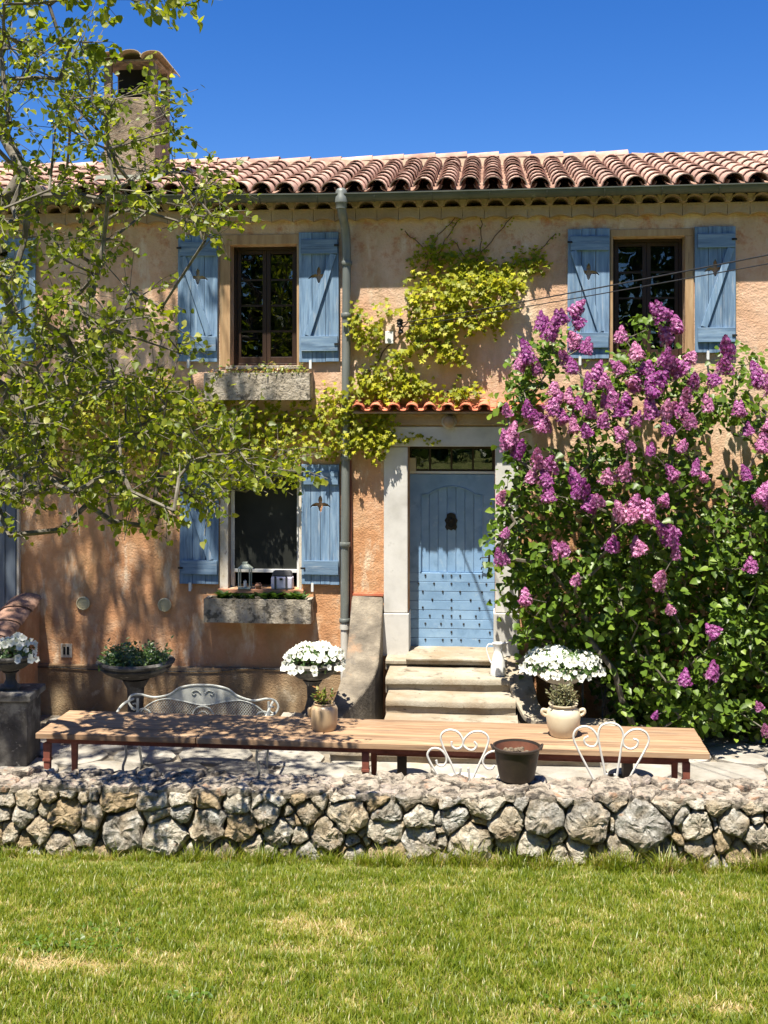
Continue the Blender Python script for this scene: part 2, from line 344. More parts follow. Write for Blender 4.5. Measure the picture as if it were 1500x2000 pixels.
M['cauldron'] = mk('dark_cast_iron_pot', [(.030,.022,.018),(.055,.040,.030)], 8, 7, .5, .3, 50, .003, spots=[((.12,.055,.03), 6, .60, .72)], metallic=.2)
M['rustin'] = mk('rusty_pot_inside', [(.10,.035,.02),(.17,.065,.035)], 8, 7, .8, .4, 50, .003)
M['straw'] = mk('dried_flower_heads', [(.42,.26,.09),(.58,.40,.18)], 20, 5, .9, 0)
M['enamel'] = mk('white_enamel', [(.70,.71,.70),(.80,.81,.80)], 4, 4, .25, 0, spots=[((.40,.36,.30), 22, .68, .74)], spec=.6)
M['lilacfab'] = mk('pale_lilac_fabric', [(.50,.48,.60),(.60,.58,.70)], 6, 4, .8, .1)
M['greyfab'] = mk('dark_grey_fabric', [(.05,.05,.055),(.08,.08,.085)], 8, 4, .8, .1)
M['patina'] = mk('patinated_lantern_metal', [(.22,.27,.23),(.42,.46,.42)], 9, 6, .6, .2)
M['terra'] = mk('terracotta', [(.42,.19,.10),(.52,.27,.16)], 7, 6, .85, .2)
M['bark'] = mk('grey_poplar_bark', [(.055,.045,.033),(.12,.105,.08),(.20,.185,.145)], 14, 7, .85, .5, 40, .004, rand=False)
M['stem'] = mk('brown_vine_stem', [(.07,.04,.025),(.14,.085,.05)], 14, 6, .85, .3, 50, .003, rand=False)
M['cable'] = mk('black_cable', [(.015,.015,.015),(.03,.03,.03)], 10, 3, .5, 0)
M['treeleaf'] = leaf_material('poplar_leaf', [(0, (.065,.105,.008)), (.5, (.155,.200,.012)), (.85, (.28,.30,.020)), (1, (.46,.47,.14))], .52, 1.7, .018, .45)
M['vineleaf'] = leaf_material('vine_leaf', [(0, (.12,.17,.008)), (.5, (.28,.30,.010)), (1, (.52,.49,.025))], .42, 1.3, .015, .5)
M['lilacleaf'] = leaf_material('lilac_leaf', [(0, (.040,.080,.009)), (.6, (.098,.168,.017)), (1, (.20,.285,.037))], .32, 1.6, .018, .4)
M['petunia'] = leaf_material('white_petal', [(0, (.66,.70,.62)), (1, (.84,.85,.80))], .25, 1.0, .02, .5)
M['lilacbloom'] = leaf_material('lilac_petal', [(0, (.20,.030,.14)), (.5, (.43,.13,.34)), (1, (.74,.42,.65))], .25, 1.1, .02, .5, .28)
M['potleaf'] = leaf_material('pot_plant_leaf', [(0, (.025,.06,.012)), (.6, (.06,.13,.02)), (1, (.12,.20,.04))], .30, 1.4, .06)
M['boxleaf'] = leaf_material('sedum_leaf', [(0, (.08,.13,.02)), (.6, (.26,.30,.04)), (1, (.36,.12,.08))], .35, 1.3, .04)
M['lavleaf'] = leaf_material('lavender_leaf', [(0, (.09,.10,.05)), (1, (.22,.21,.10))], .2, 1.2, .02)
M['grass'] = leaf_material('grass_blade', [(0, (.075,.125,.008)), (.4, (.15,.20,.012)), (.65, (.23,.255,.022)), (.82, (.36,.31,.09)), (1, (.50,.38,.20))], .38, 1.5, .02, .4)
M['forest'] = leaf_material('woodland_leaf', [(0, (.025,.055,.012)), (1, (.075,.125,.02))], .3, 1.4, .03)

# ------------------------------------------------------------------ scattered leaves
def rot_frames(nrm, tip):
    """rows: N x 3 normals and N x 3 tip directions -> N x 3 x 3 matrices (columns side, tip, normal)"""
    z = nrm / np.linalg.norm(nrm, axis=1, keepdims=True)
    y = tip - (tip*z).sum(1, keepdims=True)*z; y /= np.maximum(1e-6, np.linalg.norm(y, axis=1, keepdims=True))
    x = np.cross(y, z)
    return np.stack([x, y, z], axis=2)
def leaf_mesh(name, tv, tf, pos, fr, size, tint, m):
    tv = np.array(tv, float); n = len(pos); k = len(tv)
    V = np.einsum('nij,kj->nki', fr, tv) * np.asarray(size).reshape(-1,1,1) + pos[:,None,:]
    V = V.reshape(-1,3)
    fl = [len(f) for f in tf]; flat = np.array([i for f in tf for i in f])
    F = (flat[None,:] + (np.arange(n)*k)[:,None]).reshape(-1)
    tot = np.tile(fl, n); start = np.concatenate([[0], np.cumsum(tot)[:-1]])
    me = bpy.data.meshes.new(name); me.vertices.add(len(V)); me.vertices.foreach_set('co', V.astype(np.float32).ravel())
    me.loops.add(len(F)); me.loops.foreach_set('vertex_index', F.astype(np.int32))
    me.polygons.add(len(tot)); me.polygons.foreach_set('loop_start', start.astype(np.int32))
    me.update(calc_edges=True)
    a = me.attributes.new('tint', 'FLOAT', 'POINT'); a.data.foreach_set('value', np.repeat(np.asarray(tint, np.float32), k))
    me.materials.append(m); return me
# leaf templates: x side, y towards the tip, z normal; unit length
HEART = ([(0,0,0),(.34,.02,.07),(.44,.30,.08),(.26,.68,.04),(0,1.0,-.06),(-.26,.68,.04),(-.44,.30,.08),(-.34,.02,.07),(0,.42,-.03)],
         [(0,1,2,8),(8,2,3,4),(8,4,5,6),(0,8,6,7)])
IVY = ([(0,0,0),(.20,-.10,.02),(.55,.12,.06),(.30,.34,.02),(.50,.70,.0),(.17,.58,.03),(0,1.0,-.12),(-.17,.58,.03),(-.50,.70,0),(-.30,.34,.02),(-.55,.12,.06),(-.20,-.10,.02),(0,.4,-.04)],
       [(0,1,2,12),(12,2,3),(12,3,4,5),(12,5,6),(12,6,7),(12,7,8,9),(12,9,10),(0,12,10,11)])
OVAL = ([(0,0,0),(.22,.3,.05),(.16,.75,.03),(0,1,-.04),(-.16,.75,.03),(-.22,.3,.05)], [(0,1,2,3),(0,3,4,5)])
def pet_template():
    V = [(0,0,-.25)]; 
    for k in range(10):
        a = 2*math.pi*k/10; r = .5 if k % 2 == 0 else .42
        V.append((r*math.cos(a)*.45, r*math.sin(a)*.45, -.02)); 
    for k in range(10):
        a = 2*math.pi*k/10; r = .5 if k % 2 == 0 else .40
        V.append((r*math.cos(a), r*math.sin(a), .02 + .05*math.cos(5*a)))
    F = [(0,1+k,1+(k+1) % 10) for k in range(10)] + [(1+k,11+k,11+(k+1) % 10,1+(k+1) % 10) for k in range(10)]
    return V, F
PET = pet_template()
def leaf_parts(parent, name, tmpl, pos, fr, size, tint, m, nmesh=4):
    """single leaves, each an object sharing one of a few meshes"""
    meshes = [leaf_mesh(name, tmpl[0], tmpl[1], np.zeros((1,3)), np.eye(3)[None], [1], [t], m) for t in np.linspace(.15,.9,nmesh)]
    for i in range(len(pos)):
        Mx = Matrix([[fr[i][r][c]*size[i] for c in range(3)] + [pos[i][r]] for r in range(3)] + [[0,0,0,1]])
        k = min(nmesh-1, int(max(0, (tint[i]-.03))*nmesh))
        o = bpy.data.objects.new(name, meshes[k]); COL.objects.link(o); o.parent = parent; o.matrix_local = Mx
def inside(poly, x, y):
    c = False; j = len(poly)-1
    for i in range(len(poly)):
        xi, yi = poly[i]; xj, yj = poly[j]
        if (yi > y) != (yj > y) and x < (xj-xi)*(y-yi)/(yj-yi)+xi: c = not c
        j = i
    return c
def sample_poly(poly, n, rr):
    xs = [p[0] for p in poly]; ys = [p[1] for p in poly]; out = []
    while len(out) < n:
        x = rr.uniform(min(xs), max(xs)); y = rr.uniform(min(ys), max(ys))
        if inside(poly, x, y): out.append((x, y))
    return out

# ------------------------------------------------------------------ ground
def ground():
    xs = sorted(set([-600,-250,-100,-50,-25,-15,-10] + [x*.5 for x in range(-16,17)] + [10,15,25,50,100,250,600]))
    MBg = MB()
    ys = [-600,-250,-100,-50,-30,-15,-8,-4,-2] + [i*.4 for i in range(0,20)]
    V = []; F = []
    rows = []
    for y in ys:
        rows.append([(x, y, lawn_z(x, y)) for x in xs])
    def wl_(x): return 8.12 - math.tan(R(3.1))*max(-30, min(30, x))
    rows.append([(x, wl_(x), .33 + .02*noise.noise(Vector((x*.9, wl_(x)*.9, 0)))) for x in xs])
    rows.append([(x, wl_(x)+.01, .03) for x in xs])
    for y in [8.9,9.5,10.5,11.5,11.9,12.2,12.5,12.8,13.1,13.6,20,30,60,150,600]:
        rows.append([(x, y, (terrace_z(x, y) if y < 14 else 0) - .03) for x in xs])
    n = len(xs)
    for r_ in rows: V += r_
    for i in range(len(rows)-1):
        for k in range(n-1): F.append((i*n+k, i*n+k+1, (i+1)*n+k+1, (i+1)*n+k))
    m, nt, N, L, P, O = nodes('garden_soil_and_grass')
    v = coords(N, L)
    c = ramp(N, L, nz(N, L, v, 2.5, 9, .7), [(.35, (.085,.115,.016)), (.5, (.14,.165,.025)), (.62, (.24,.22,.08)), (.75, (.32,.27,.13))])
    sep = N.new('ShaderNodeSeparateXYZ'); L.new(v, sep.inputs[0])
    mr = N.new('ShaderNodeMapRange'); L.new(sep.outputs['Y'], mr.inputs['Value']); mr.inputs['From Min'].default_value = 8.2; mr.inputs['From Max'].default_value = 8.3
    c2 = ramp(N, L, nz(N, L, v, 6, 9, .7), [(.3, (.17,.14,.10)), (.7, (.30,.265,.21))])
    L.new(mixc(N, L, mr.outputs[0], c, c2), P.inputs['Base Color']); P.inputs['Roughness'].default_value = .95
    bumpn(N, L, P, nz(N, L, v, 30, 8, .7), 1, .02)
    structure(part('ground', MBg.add(V, F), m, smoothed=True))
ground()

def clip(poly, a, b, c):           # keep a*x+b*y<=c
    out = []
    for i in range(len(poly)):
        p = poly[i]; q = poly[(i+1) % len(poly)]
        dp = a*p[0]+b*p[1]-c; dq = a*q[0]+b*q[1]-c
        if dp <= 0: out.append(p)
        if dp*dq < 0:
            t = dp/(dp-dq); out.append((p[0]+(q[0]-p[0])*t, p[1]+(q[1]-p[1])*t))
    return out
def power_cells(seeds, bounds, rad=None):
    cells = []
    for i, (x, y, r) in enumerate(seeds):
        if rad: poly = [(x+r*rad*math.cos(a*math.pi/3+x*9)*(1.0+.25*math.sin(a*5+y*9)), y+r*rad*math.sin(a*math.pi/3+x*9)*(.95+.2*math.sin(a*3+x*7))) for a in range(6)]
        else: poly = [(bounds[0],bounds[2]),(bounds[1],bounds[2]),(bounds[1],bounds[3]),(bounds[0],bounds[3])]
        for (a,b,c) in ((-1,0,-bounds[0]),(1,0,bounds[1]),(0,-1,-bounds[2]),(0,1,bounds[3])):
            poly = clip(poly, a, b, c) if poly else poly
        for j, (x2, y2, r2) in enumerate(seeds):
            if j == i or not poly: continue
            dx, dy = x2-x, y2-y
            if dx*dx+dy*dy > (4*max(r, r2)+ (0 if rad else 3))**2: continue
            poly = clip(poly, 2*dx, 2*dy, x2*x2+y2*y2-x*x-y*y + r*r - r2*r2)
        cells.append(poly)
    return cells
def shrink(poly, gap):
    cx = sum(p[0] for p in poly)/len(poly); cy = sum(p[1] for p in poly)/len(poly)
    out = []
    for x, y in poly:
        d = math.hypot(x-cx, y-cy); k = max(.3, (d-gap)/max(d, 1e-6)); out.append((cx+(x-cx)*k, cy+(y-cy)*k))
    return out, cx, cy
def radial(poly, cx, cy, n, soft=1):
    rs = []
    for k in range(n):
        a = 2*math.pi*k/n; dx, dy = math.cos(a), math.sin(a); best = 0
        for i in range(len(poly)):
            x1, y1 = poly[i][0]-cx, poly[i][1]-cy; x2, y2 = poly[(i+1) % len(poly)][0]-cx, poly[(i+1) % len(poly)][1]-cy
            ex, ey = x2-x1, y2-y1; den = dx*ey-dy*ex
            if abs(den) < 1e-9: continue
            t = (x1*ey-y1*ex)/den; s = (x1*dy-y1*dx)/den
            if t > 0 and -1e-6 <= s <= 1+1e-6: best = max(best, t)
        rs.append(best)
    for _ in range(soft):
        rs = [(rs[k-1]+2*rs[k]+rs[(k+1) % n])/4 for k in range(n)]
    return rs
def rock_mb(rs, depth, seed, rough=.014, n=None, flat=.0):
    """lumpy stone: profile in x,z, front towards -y, its back at y=0"""
    n = len(rs); rings = [(.90, 0), (1.0, .32), (.99, .56), (.93, .76), (.81, .90), (.64, .98), (.44, 1.03), (.22, 1.05)]
    sv = Vector((seed*3.7, seed*1.3, seed*.7)); V = []; F = []
    tiltx = (rnd.random()-.5)*1.2; tiltz = -.1-rnd.random()*.8
    size = sum(rs)/n
    for i, (sc_, dp) in enumerate(rings):
        for k in range(n):
            a = 2*math.pi*k/n; x = rs[k]*sc_*math.cos(a); z = rs[k]*sc_*math.sin(a)
            y = -depth*dp*(1 + tiltx*x/size*.35 + tiltz*z/size*.35)
            p = Vector((x, y, z)); q = p*14+sv
            d = noise.noise_vector(q*.7)*rough*1.35 + noise.noise_vector(q*2.0)*rough*.6 + noise.noise_vector(q*6)*rough*.5
            if i == 0: d *= .2
            V.append(p+d)
    V.append(Vector((0, -depth*1.04, 0))+noise.noise_vector(sv)*rough)
    for i in range(len(rings)-1):
        for k in range(n): F.append((i*n+k, i*n+(k+1) % n, (i+1)*n+(k+1) % n, (i+1)*n+k))
    b = (len(rings)-1)*n
    F += [(b+k, b+(k+1) % n, len(V)-1) for k in range(n)]
    F.append(tuple(range(n)))
    return MB().add(V, F)

# ------------------------------------------------------------------ terrace
terr = link('terrace', None); structure(terr)
def flags():
    s = []
    r = random.Random(3)
    for i in range(15):
        for j in range(9):
            s.append((-5.2+i*.78+r.uniform(-.25,.25)+(.35 if j % 2 else 0), 8.75+j*.52+r.uniform(-.16,.16), r.uniform(.3,.42)))
    cells = power_cells(s, (-5.6, 6.4, 8.55, 13.3))
    for k, poly in enumerate(cells):
        if len(poly) < 3: continue
        p, cx, cy = shrink(poly, .022)
        if cx < -4.0 and cy > 12: continue
        n = 14; rs = radial(p, cx, cy, n, 1); V = []
        h = r.uniform(.0, .012)
        tx, ty = r.uniform(-.008,.008), r.uniform(-.008,.008)
        for sc_, z in ((1,-.04),(1,-.004+h),(.965,.006+h),(.6,.008+h)):
            for q in range(n):
                a = 2*math.pi*q/n; x = rs[q]*sc_*math.cos(a); y = rs[q]*sc_*math.sin(a)
                V.append((x, y, z + terrace_z(cx+x, cy+y)-terrace_z(cx,cy) + (0 if z < -.03 else x*tx+y*ty+.007*noise.noise(Vector(((cx+x)*5, (cy+y)*5, 0))))))
        F = [(i*n+q, i*n+(q+1) % n, (i+1)*n+(q+1) % n, (i+1)*n+q) for i in range(3) for q in range(n)] + [tuple(3*n+q for q in range(n))]
        part('flagstone', MB().add(V, F), M['flag'], terr, True, loc=(cx, cy, terrace_z(cx, cy)))
flags()

# ------------------------------------------------------------------ farmhouse
HR = -H.th
house = thing('farmhouse', 'old two storey farmhouse with orange ochre roughcast walls and blue shutters', 'house', H.O, HR)
U = lambda px, py=800, d=0: H.at(px, py, d)[0]
Z = lambda px, py, d=0: H.at(px, py, d)[1]
def rect(px0, py0, px1, py1, d=0):
    cxp = (px0+px1)/2; cyp = (py0+py1)/2
    return H.at(px0, cyp, d)[0], H.at(px1, cyp, d)[0], H.at(cxp, py1, d)[1], H.at(cxp, py0, d)[1]
UL = rect(450, 478, 580, 714); UR = rect(1197, 462, 1338, 700); LL = rect(446, 915, 584, 1150)
DR = rect(797, 872, 967, 1275); FL = rect(-60, 470, 20, 712); RL = rect(1345, 880, 1500, 1120)
openings = [UL, UR, LL, DR]
XL, XR = -9.0, 9.5; WT = 5.93; WD = .42
def wall_mesh(xs, zs, holes, y0, y1):
    xs = sorted(set(xs)); zs = sorted(set(zs)); mb = MB()
    def solid(i, k):
        if i < 0 or k < 0 or i >= len(xs)-1 or k >= len(zs)-1: return False
        cx = (xs[i]+xs[i+1])/2; cz = (zs[k]+zs[k+1])/2
        return not any(a < cx < b and c < cz < d for a, b, c, d in holes)
    for i in range(len(xs)-1):
        for k in range(len(zs)-1):
            if not solid(i, k): continue
            x0, x1, z0, z1 = xs[i], xs[i+1], zs[k], zs[k+1]
            mb.add([(x0,y0,z0),(x1,y0,z0),(x1,y0,z1),(x0,y0,z1)], [(0,1,2,3)])
            mb.add([(x0,y1,z0),(x1,y1,z0),(x1,y1,z1),(x0,y1,z1)], [(3,2,1,0)])
            if not solid(i-1,k): mb.add([(x0,y0,z0),(x0,y1,z0),(x0,y1,z1),(x0,y0,z1)], [(3,2,1,0)])
            if not solid(i+1,k): mb.add([(x1,y0,z0),(x1,y1,z0),(x1,y1,z1),(x1,y0,z1)], [(0,1,2,3)])
            if not solid(i,k-1): mb.add([(x0,y0,z0),(x1,y0,z0),(x1,y1,z0),(x0,y1,z0)], [(3,2,1,0)])
            if not solid(i,k+1): mb.add([(x0,y0,z1),(x1,y0,z1),(x1,y1,z1),(x0,y1,z1)], [(0,1,2,3)])
    return mb
xs = [XL, XR] + [o[0] for o in openings] + [o[1] for o in openings]
zs = [-.3, WT] + [o[2] for o in openings] + [o[3] for o in openings]
wl_mb = wall_mesh(xs, zs, openings, 0, WD)
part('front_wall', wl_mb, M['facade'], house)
DEP = 6.4
bw = MB().box(XL, XR, DEP-.4, DEP, -.3, WT).box(XL, XL+.4, WD+.002, DEP-.402, -.3, WT).box(XR-.4, XR, WD+.002, DEP-.402, -.3, WT)
part('outer_wall', bw, M['plaster'], house)
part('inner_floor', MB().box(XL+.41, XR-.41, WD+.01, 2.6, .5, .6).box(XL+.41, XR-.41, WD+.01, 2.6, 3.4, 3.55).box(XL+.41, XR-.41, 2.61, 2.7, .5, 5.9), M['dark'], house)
# plinth
px = rect(75, 1303, 690, 1410)
pm = MB()
nn = 24
for i in range(nn):
    a = px[0]+(px[1]-px[0])*i/nn; b = px[0]+(px[1]-px[0])*(i+1)/nn
    za = px[3]+.012*noise.noise(Vector((a*2,0,0))); zb = px[3]+.012*noise.noise(Vector((b*2,0,0)))
    pm.hexa([(a,-.075,-.2),(b,-.075,-.2),(b,-.003,-.2),(a,-.003,-.2),(a,-.055,za),(b,-.055,zb),(b,-.003,zb+.012),(a,-.003,za+.012)])
part('plinth', pm, M['plinth'], house)

# roof ---------------------------------------------------------------
EY, EZ = -.225, 6.075; RY, RZ = 2.75, 7.03
sl = math.atan2(RZ-EZ, RY-EY); SLEN = math.hypot(RZ-EZ, RY-EY)
roof = part('roof', MB().hexa([(XL-.2,EY-.03,EZ-.055),(XR+.2,EY-.03,EZ-.055),(XR+.2,RY,RZ-.045),(XL-.2,RY,RZ-.045),
        (XL-.2,EY-.03,EZ-.012),(XR+.2,EY-.03,EZ-.012),(XR+.2,RY,RZ-.012),(XL-.2,RY,RZ-.012)])
        .hexa([(XL-.2,RY+.001,RZ-.045),(XR+.2,RY+.001,RZ-.045),(XR+.2,DEP+.35,6.0),(XL-.2,DEP+.35,6.0),
        (XL-.2,RY+.001,RZ-.012),(XR+.2,RY+.001,RZ-.012),(XR+.2,DEP+.35,6.035),(XL-.2,DEP+.35,6.035)]), M['mortar'], house)
def barrel(r0, r1, ln, th=.013, n=7, flat=1.0):
    """cover tile, its axis along +y, open downwards"""
    V = []; F = []
    for (rr, y) in ((r0, 0), (r1, ln)):
        for k in range(n+1):
            a = math.pi*k/n; V.append((-rr*math.cos(a), y, rr*math.sin(a)*flat))
        for k in range(n+1):
            a = math.pi*k/n; V.append((-(rr-th)*math.cos(a), y, (rr-th)*math.sin(a)*flat))
    m = n+1
    for k in range(n):
        F += [(k,k+1,2*m+k+1,2*m+k), (m+k+1,m+k,3*m+k,3*m+k+1), (k,m+k,m+k+1,k+1), (2*m+k,2*m+k+1,3*m+k+1,3*m+k)]
    F += [(0,2*m,3*m,m), (n,m+n,3*m+n,2*m+n)]
    return MB().add(V, F)
PIT = .2655; NROW = 9; EXP = SLEN/NROW*.985
tile_meshes = [barrel(.116+.003*k, .094, EXP+.085, flat=.92).mesh('tile', M['tile'], True) for k in range(3)]
chan = barrel(.095, .095, SLEN, n=6)
def roof_z(u): return .03*noise.noise(Vector((u*.6,0,0))) + (.05 if u < -2 else 0)*0
u0 = U(-10, 365, EY) ; cols = int((U(1512, 365, EY)-u0)/PIT)+1
def put_tile(u, row, jit):
    s = row*EXP; y = EY-.015+s*math.cos(sl)+jit[0]; z = EZ+.035+s*math.sin(sl)+roof_z(u)
    return (u+jit[1], y, z)
extra = MB(); chn = MB()
ncol_total = int((XR-XL)/PIT)
ustart = u0 - int((u0-XL)/PIT)*PIT
chV = barrel(.092, .092, SLEN, n=5)
for ci in range(ncol_total+1):
    u = ustart+ci*PIT
    if u > XR: break
    vis = u0-.01 <= u <= u0+PIT*(cols)+.01
    # trough tiles between the covers: inverted barrels
    for v0 in [u+PIT/2]:
        c_, s_ = math.cos(sl), math.sin(sl)
        chn.add([(x+v0, EY-.01+y*c_+z*s_*1, EZ+.062+y*s_-z*.62) for x, y, z in chV.V], chV.F)
    for r_ in range(NROW):
        jit = (rnd.uniform(-.012,.012), rnd.uniform(-.006,.006))
        p = put_tile(u, r_, jit)
        rot = (sl-.028+rnd.uniform(-.006,.006), rnd.uniform(-.03,.03), rnd.uniform(-.012,.012))
        if vis: link('tile', tile_meshes[rnd.randrange(3)], roof, p, rot)
        else:
            Mx = Matrix.Translation(p) @ Euler(rot).to_matrix().to_4x4(); bt = barrel(.116,.094,EXP+.085, flat=.92)
            extra.add([Mx @ Vector(v) for v in bt.V], bt.F)
stuff(part('more_tiles', extra, M['tile'], roof, True)); stuff(part('trough_tiles', chn, M['oldshadetile'], roof, True))  # trough tiles take the darkened tile as painted shade between covers
# mortar fill above last course and ridge
part('ridge_mortar', MB().hexa([(XL,RY-.22,RZ-.06),(XR,RY-.22,RZ-.06),(XR,RY+.2,RZ-.06),(XL,RY+.2,RZ-.06),(XL,RY-.12,RZ+.085),(XR,RY-.12,RZ+.085),(XR,RY+.12,RZ+.085),(XL,RY+.12,RZ+.085)]), M['mortar'], roof)
rt = barrel(.15,.125,.52, n=8, flat=.62).mesh('ridge_tile', M['tile'], True)
ur = U(1225, 293, RY)
u = ur
while u > XL:
    link('ridge_tile', rt, roof, (u, RY, RZ+.055+roof_z(u)+.02), (R(1.6)*-1, 0, R(90)))
    u -= .44
u = ur+.05
while u < XR-.5:
    link('ridge_tile', rt, roof, (u, RY, RZ+.03+roof_z(u)-.018*(u-ur)), (R(1.6)*-1, 0, R(-90)))
    u += .44
# cornice of tiles below the eaves
corn = part('eave_cornice', MB().box(XL-.1, XR+.1, -.17, .1, 6.015, 6.017), M['mortar'], house)
g1 = Z(900, 400, -.22)
et = barrel(.105,.10,.30, th=.016, n=8, flat=.80).mesh('cornice_tile', M['plaster'], True)
PC = .247; c0 = U(-20, 395, -.22)
for i in range(37):
    link('cornice_tile', et, corn, (c0+i*PC+rnd.uniform(-.004,.004), -.165+rnd.uniform(-.008,.008), g1+.012), (0,0,rnd.uniform(-.02,.02)))
sc_m = MB()
for i in range(-22, 60):
    u = c0+i*PC
    if u < XL or u > XR: continue
    # scalloped plaster row underneath, filled solid
    P_ = [(u-PC/2, g1-.004)] + [(u+.118*math.cos(a*math.pi/10), g1-.004-.125*math.sin(a*math.pi/10)) for a in range(10, -1, -1)][0:0]
    pl = [(u-PC/2+.001, g1+.005)] + [(u-.12+.24*k/10, g1-.115-.018+.030*math.sin(math.pi*k/10)) for k in range(11)] + [(u+PC/2-.001, g1+.005)]
    sc_m.prism([(a, b) for a, b in pl], -.085, -.002)
    web = [(u+PC/2-.022, g1+.004), (u+PC/2+.022, g1+.004), (u+PC/2+.045, g1+.09), (u+PC/2-.045, g1+.09)]
    sc_m.prism(web, -.155, -.05)
part('cornice_plaster', sc_m, M['plaster'], house)
part('wall_head', MB().box(XL, XR, .34, .42, WT+.001, 6.05).box(XL, XR, DEP-.4, DEP, WT+.001, 6.0), M['plaster'], house)
# gutter -------------------------------------------------------------
def gut_z(u): 
    if u < -.5: return 6.035 + .012*(-.5-u)*.9
    return 6.035 + .0065*(u+.5)
gm = MB(); GY = EY-.062; GR = .064
us = [XL-.2+i*.5 for i in range(int((XR-XL+.4)/.5)+1)]
V = []; F = []; n = 10
for u in us:
    z0 = gut_z(u)
    ring = [(GY-GR*math.cos(math.pi*k/n), z0-GR*1.25*math.sin(math.pi*k/n)) for k in range(n+1)]
    ring = [(GY-GR-.012, z0-.004), (GY-GR-.012, z0+.01), (GY-GR, z0+.012)] + ring[1:] 
    inner = [(GY-(GR-.004)*math.cos(math.pi*k/n), z0-(GR-.004)*1.25*math.sin(math.pi*k/n)) for k in range(n, -1, -1)]
    loop = ring+inner
    V += [(u, y, z) for y, z in loop]
m_ = len(loop)
for i in range(len(us)-1):
    for k in range(m_): F.append((i*m_+k, i*m_+(k+1) % m_, (i+1)*m_+(k+1) % m_, (i+1)*m_+k))
gutter = part('gutter', MB().add(V, F), M['zinc'], house, True)
for i in range(14):
    u = U(60+i*112, 370, GY); z0 = gut_z(u)
    pts = [(u, GY-(GR+.005)*math.cos(a*math.pi/8), z0-(GR*1.25+.005)*math.sin(a*math.pi/8)) for a in range(9)]
    part('gutter_bracket', MB().tube(pts, .006, 5), M['zinc'], gutter)
# downpipe
ud = U(667, 390, GY); z1 = gut_z(ud)
dp = MB().tube(bez([(ud, GY, z1-.07), (ud+.005, GY, z1-.19), (ud+.02, GY+.14, z1-.33), (ud+.03, -.095, z1-.50), (ud+.035, -.085, z1-.75)], 8), .052, 12)
ub = U(673, 900, -.08); zb = Z(673, 1215, -.08)
dp.tube([(ud+.035, -.085, z1-.74), (ub+.01, -.085, zb+1.5), (ub, -.085, zb)], .050, 12)
pipe = part('downpipe', dp, M['pipe'], house, True)
part('pipe_hopper', MB().lathe([(.062,-.16),(.066,-.10),(.075,-.09),(.075,-.03),(.066,-.015),(.066,.035),(.05,.065),(.02,.078),(.0,.08)], 16, (ud, GY-.02, z1)), M['pipe'], pipe, True)
for zz in (z1-.75, z1-1.35, zb+1.9, zb+.9, zb+.02):
    part('pipe_collar', MB().lathe([(.058,-.025),(.062,-.02),(.062,.02),(.058,.025)], 14, (ud+.035+(ub-ud-.035)*(z1-.75-zz)/(z1-.75-zb), -.085, zz)), M['pipe'], pipe, True)
part('pipe_foot', MB().tube([(ub, -.085, zb-.0), (ub, -.085, .02)], .046, 12).lathe([(.056,-.03),(.056,.03)], 12, (ub, -.085, zb-.05)), M['whitepipe'], pipe, True)
uq = U(684, 1100, -.03)
part('service_pipe', MB().tube([(uq-.01, -.035, Z(683, 800)), (uq, -.035, Z(684, 1000)), (uq+.01, -.035, .05)], .022, 8), M['redpipe'], house, True)

# chimney ------------------------------------------------------------
cf = .55
cu0, cu1 = U(203, 250, cf), U(303, 250, cf); cz0 = 6.1; czo = Z(250, 190, cf); czt = Z(250, 122, cf)
ch = MB().box(cu0, cu1, cf, cf+.66, cz0, czo)
chim = part('chimney', ch, M['chim'], house, bevel=.012)
t_ = .085
part('chimney_post', MB().box(cu0, cu0+t_, cf+.001, cf+t_, czo-.01, czt), M['chim'], chim)
part('chimney_post', MB().box(cu1-t_, cu1, cf+.001, cf+t_*1.6, czo-.01, czt), M['chim'], chim)
part('chimney_post', MB().box(cu0, cu0+t_, cf+.66-t_*1.6, cf+.659, czo-.01, czt), M['chim'], chim)
part('chimney_post', MB().box(cu1-t_, cu1, cf+.66-t_*1.6, cf+.659, czo-.01, czt), M['chim'], chim)
part('opening_shade', MB().box(cu0+.09, cu1-.09, cf+.30, cf+.36, czo-.01, czt), M['slot'], chim)  # black panel put in to paint the shade of the open chimney top
part('chimney_slab', MB().box(cu0-.02, cu1+.03, cf-.03, cf+.69, czt+.001, czt+.03), M['chim'], chim, bevel=.006)
cp = (cu1-cu0+.16)/3
ct = barrel(cp*.52, cp*.48, .86, n=8, flat=.50).mesh('cap_tile', M['captile'], True)
for k in range(3):
    link('cap_tile', ct, chim, (cu0-.02+cp*(k+.42), cf-.12, czt+.035+(.02 if k == 1 else 0)), (R(-1), R(3-3*k), 0))
part('chimney_flashing', MB().hexa([(cu0-.1,cf-.14,6.30),(cu1+.1,cf-.14,6.30),(cu1+.1,cf-.002,6.33),(cu0-.1,cf-.002,6.33),(cu0-.1,cf-.14,6.35),(cu1+.1,cf-.14,6.35),(cu1+.1,cf-.002,6.50),(cu0-.1,cf-.002,6.50)]), M['zinc'], chim)

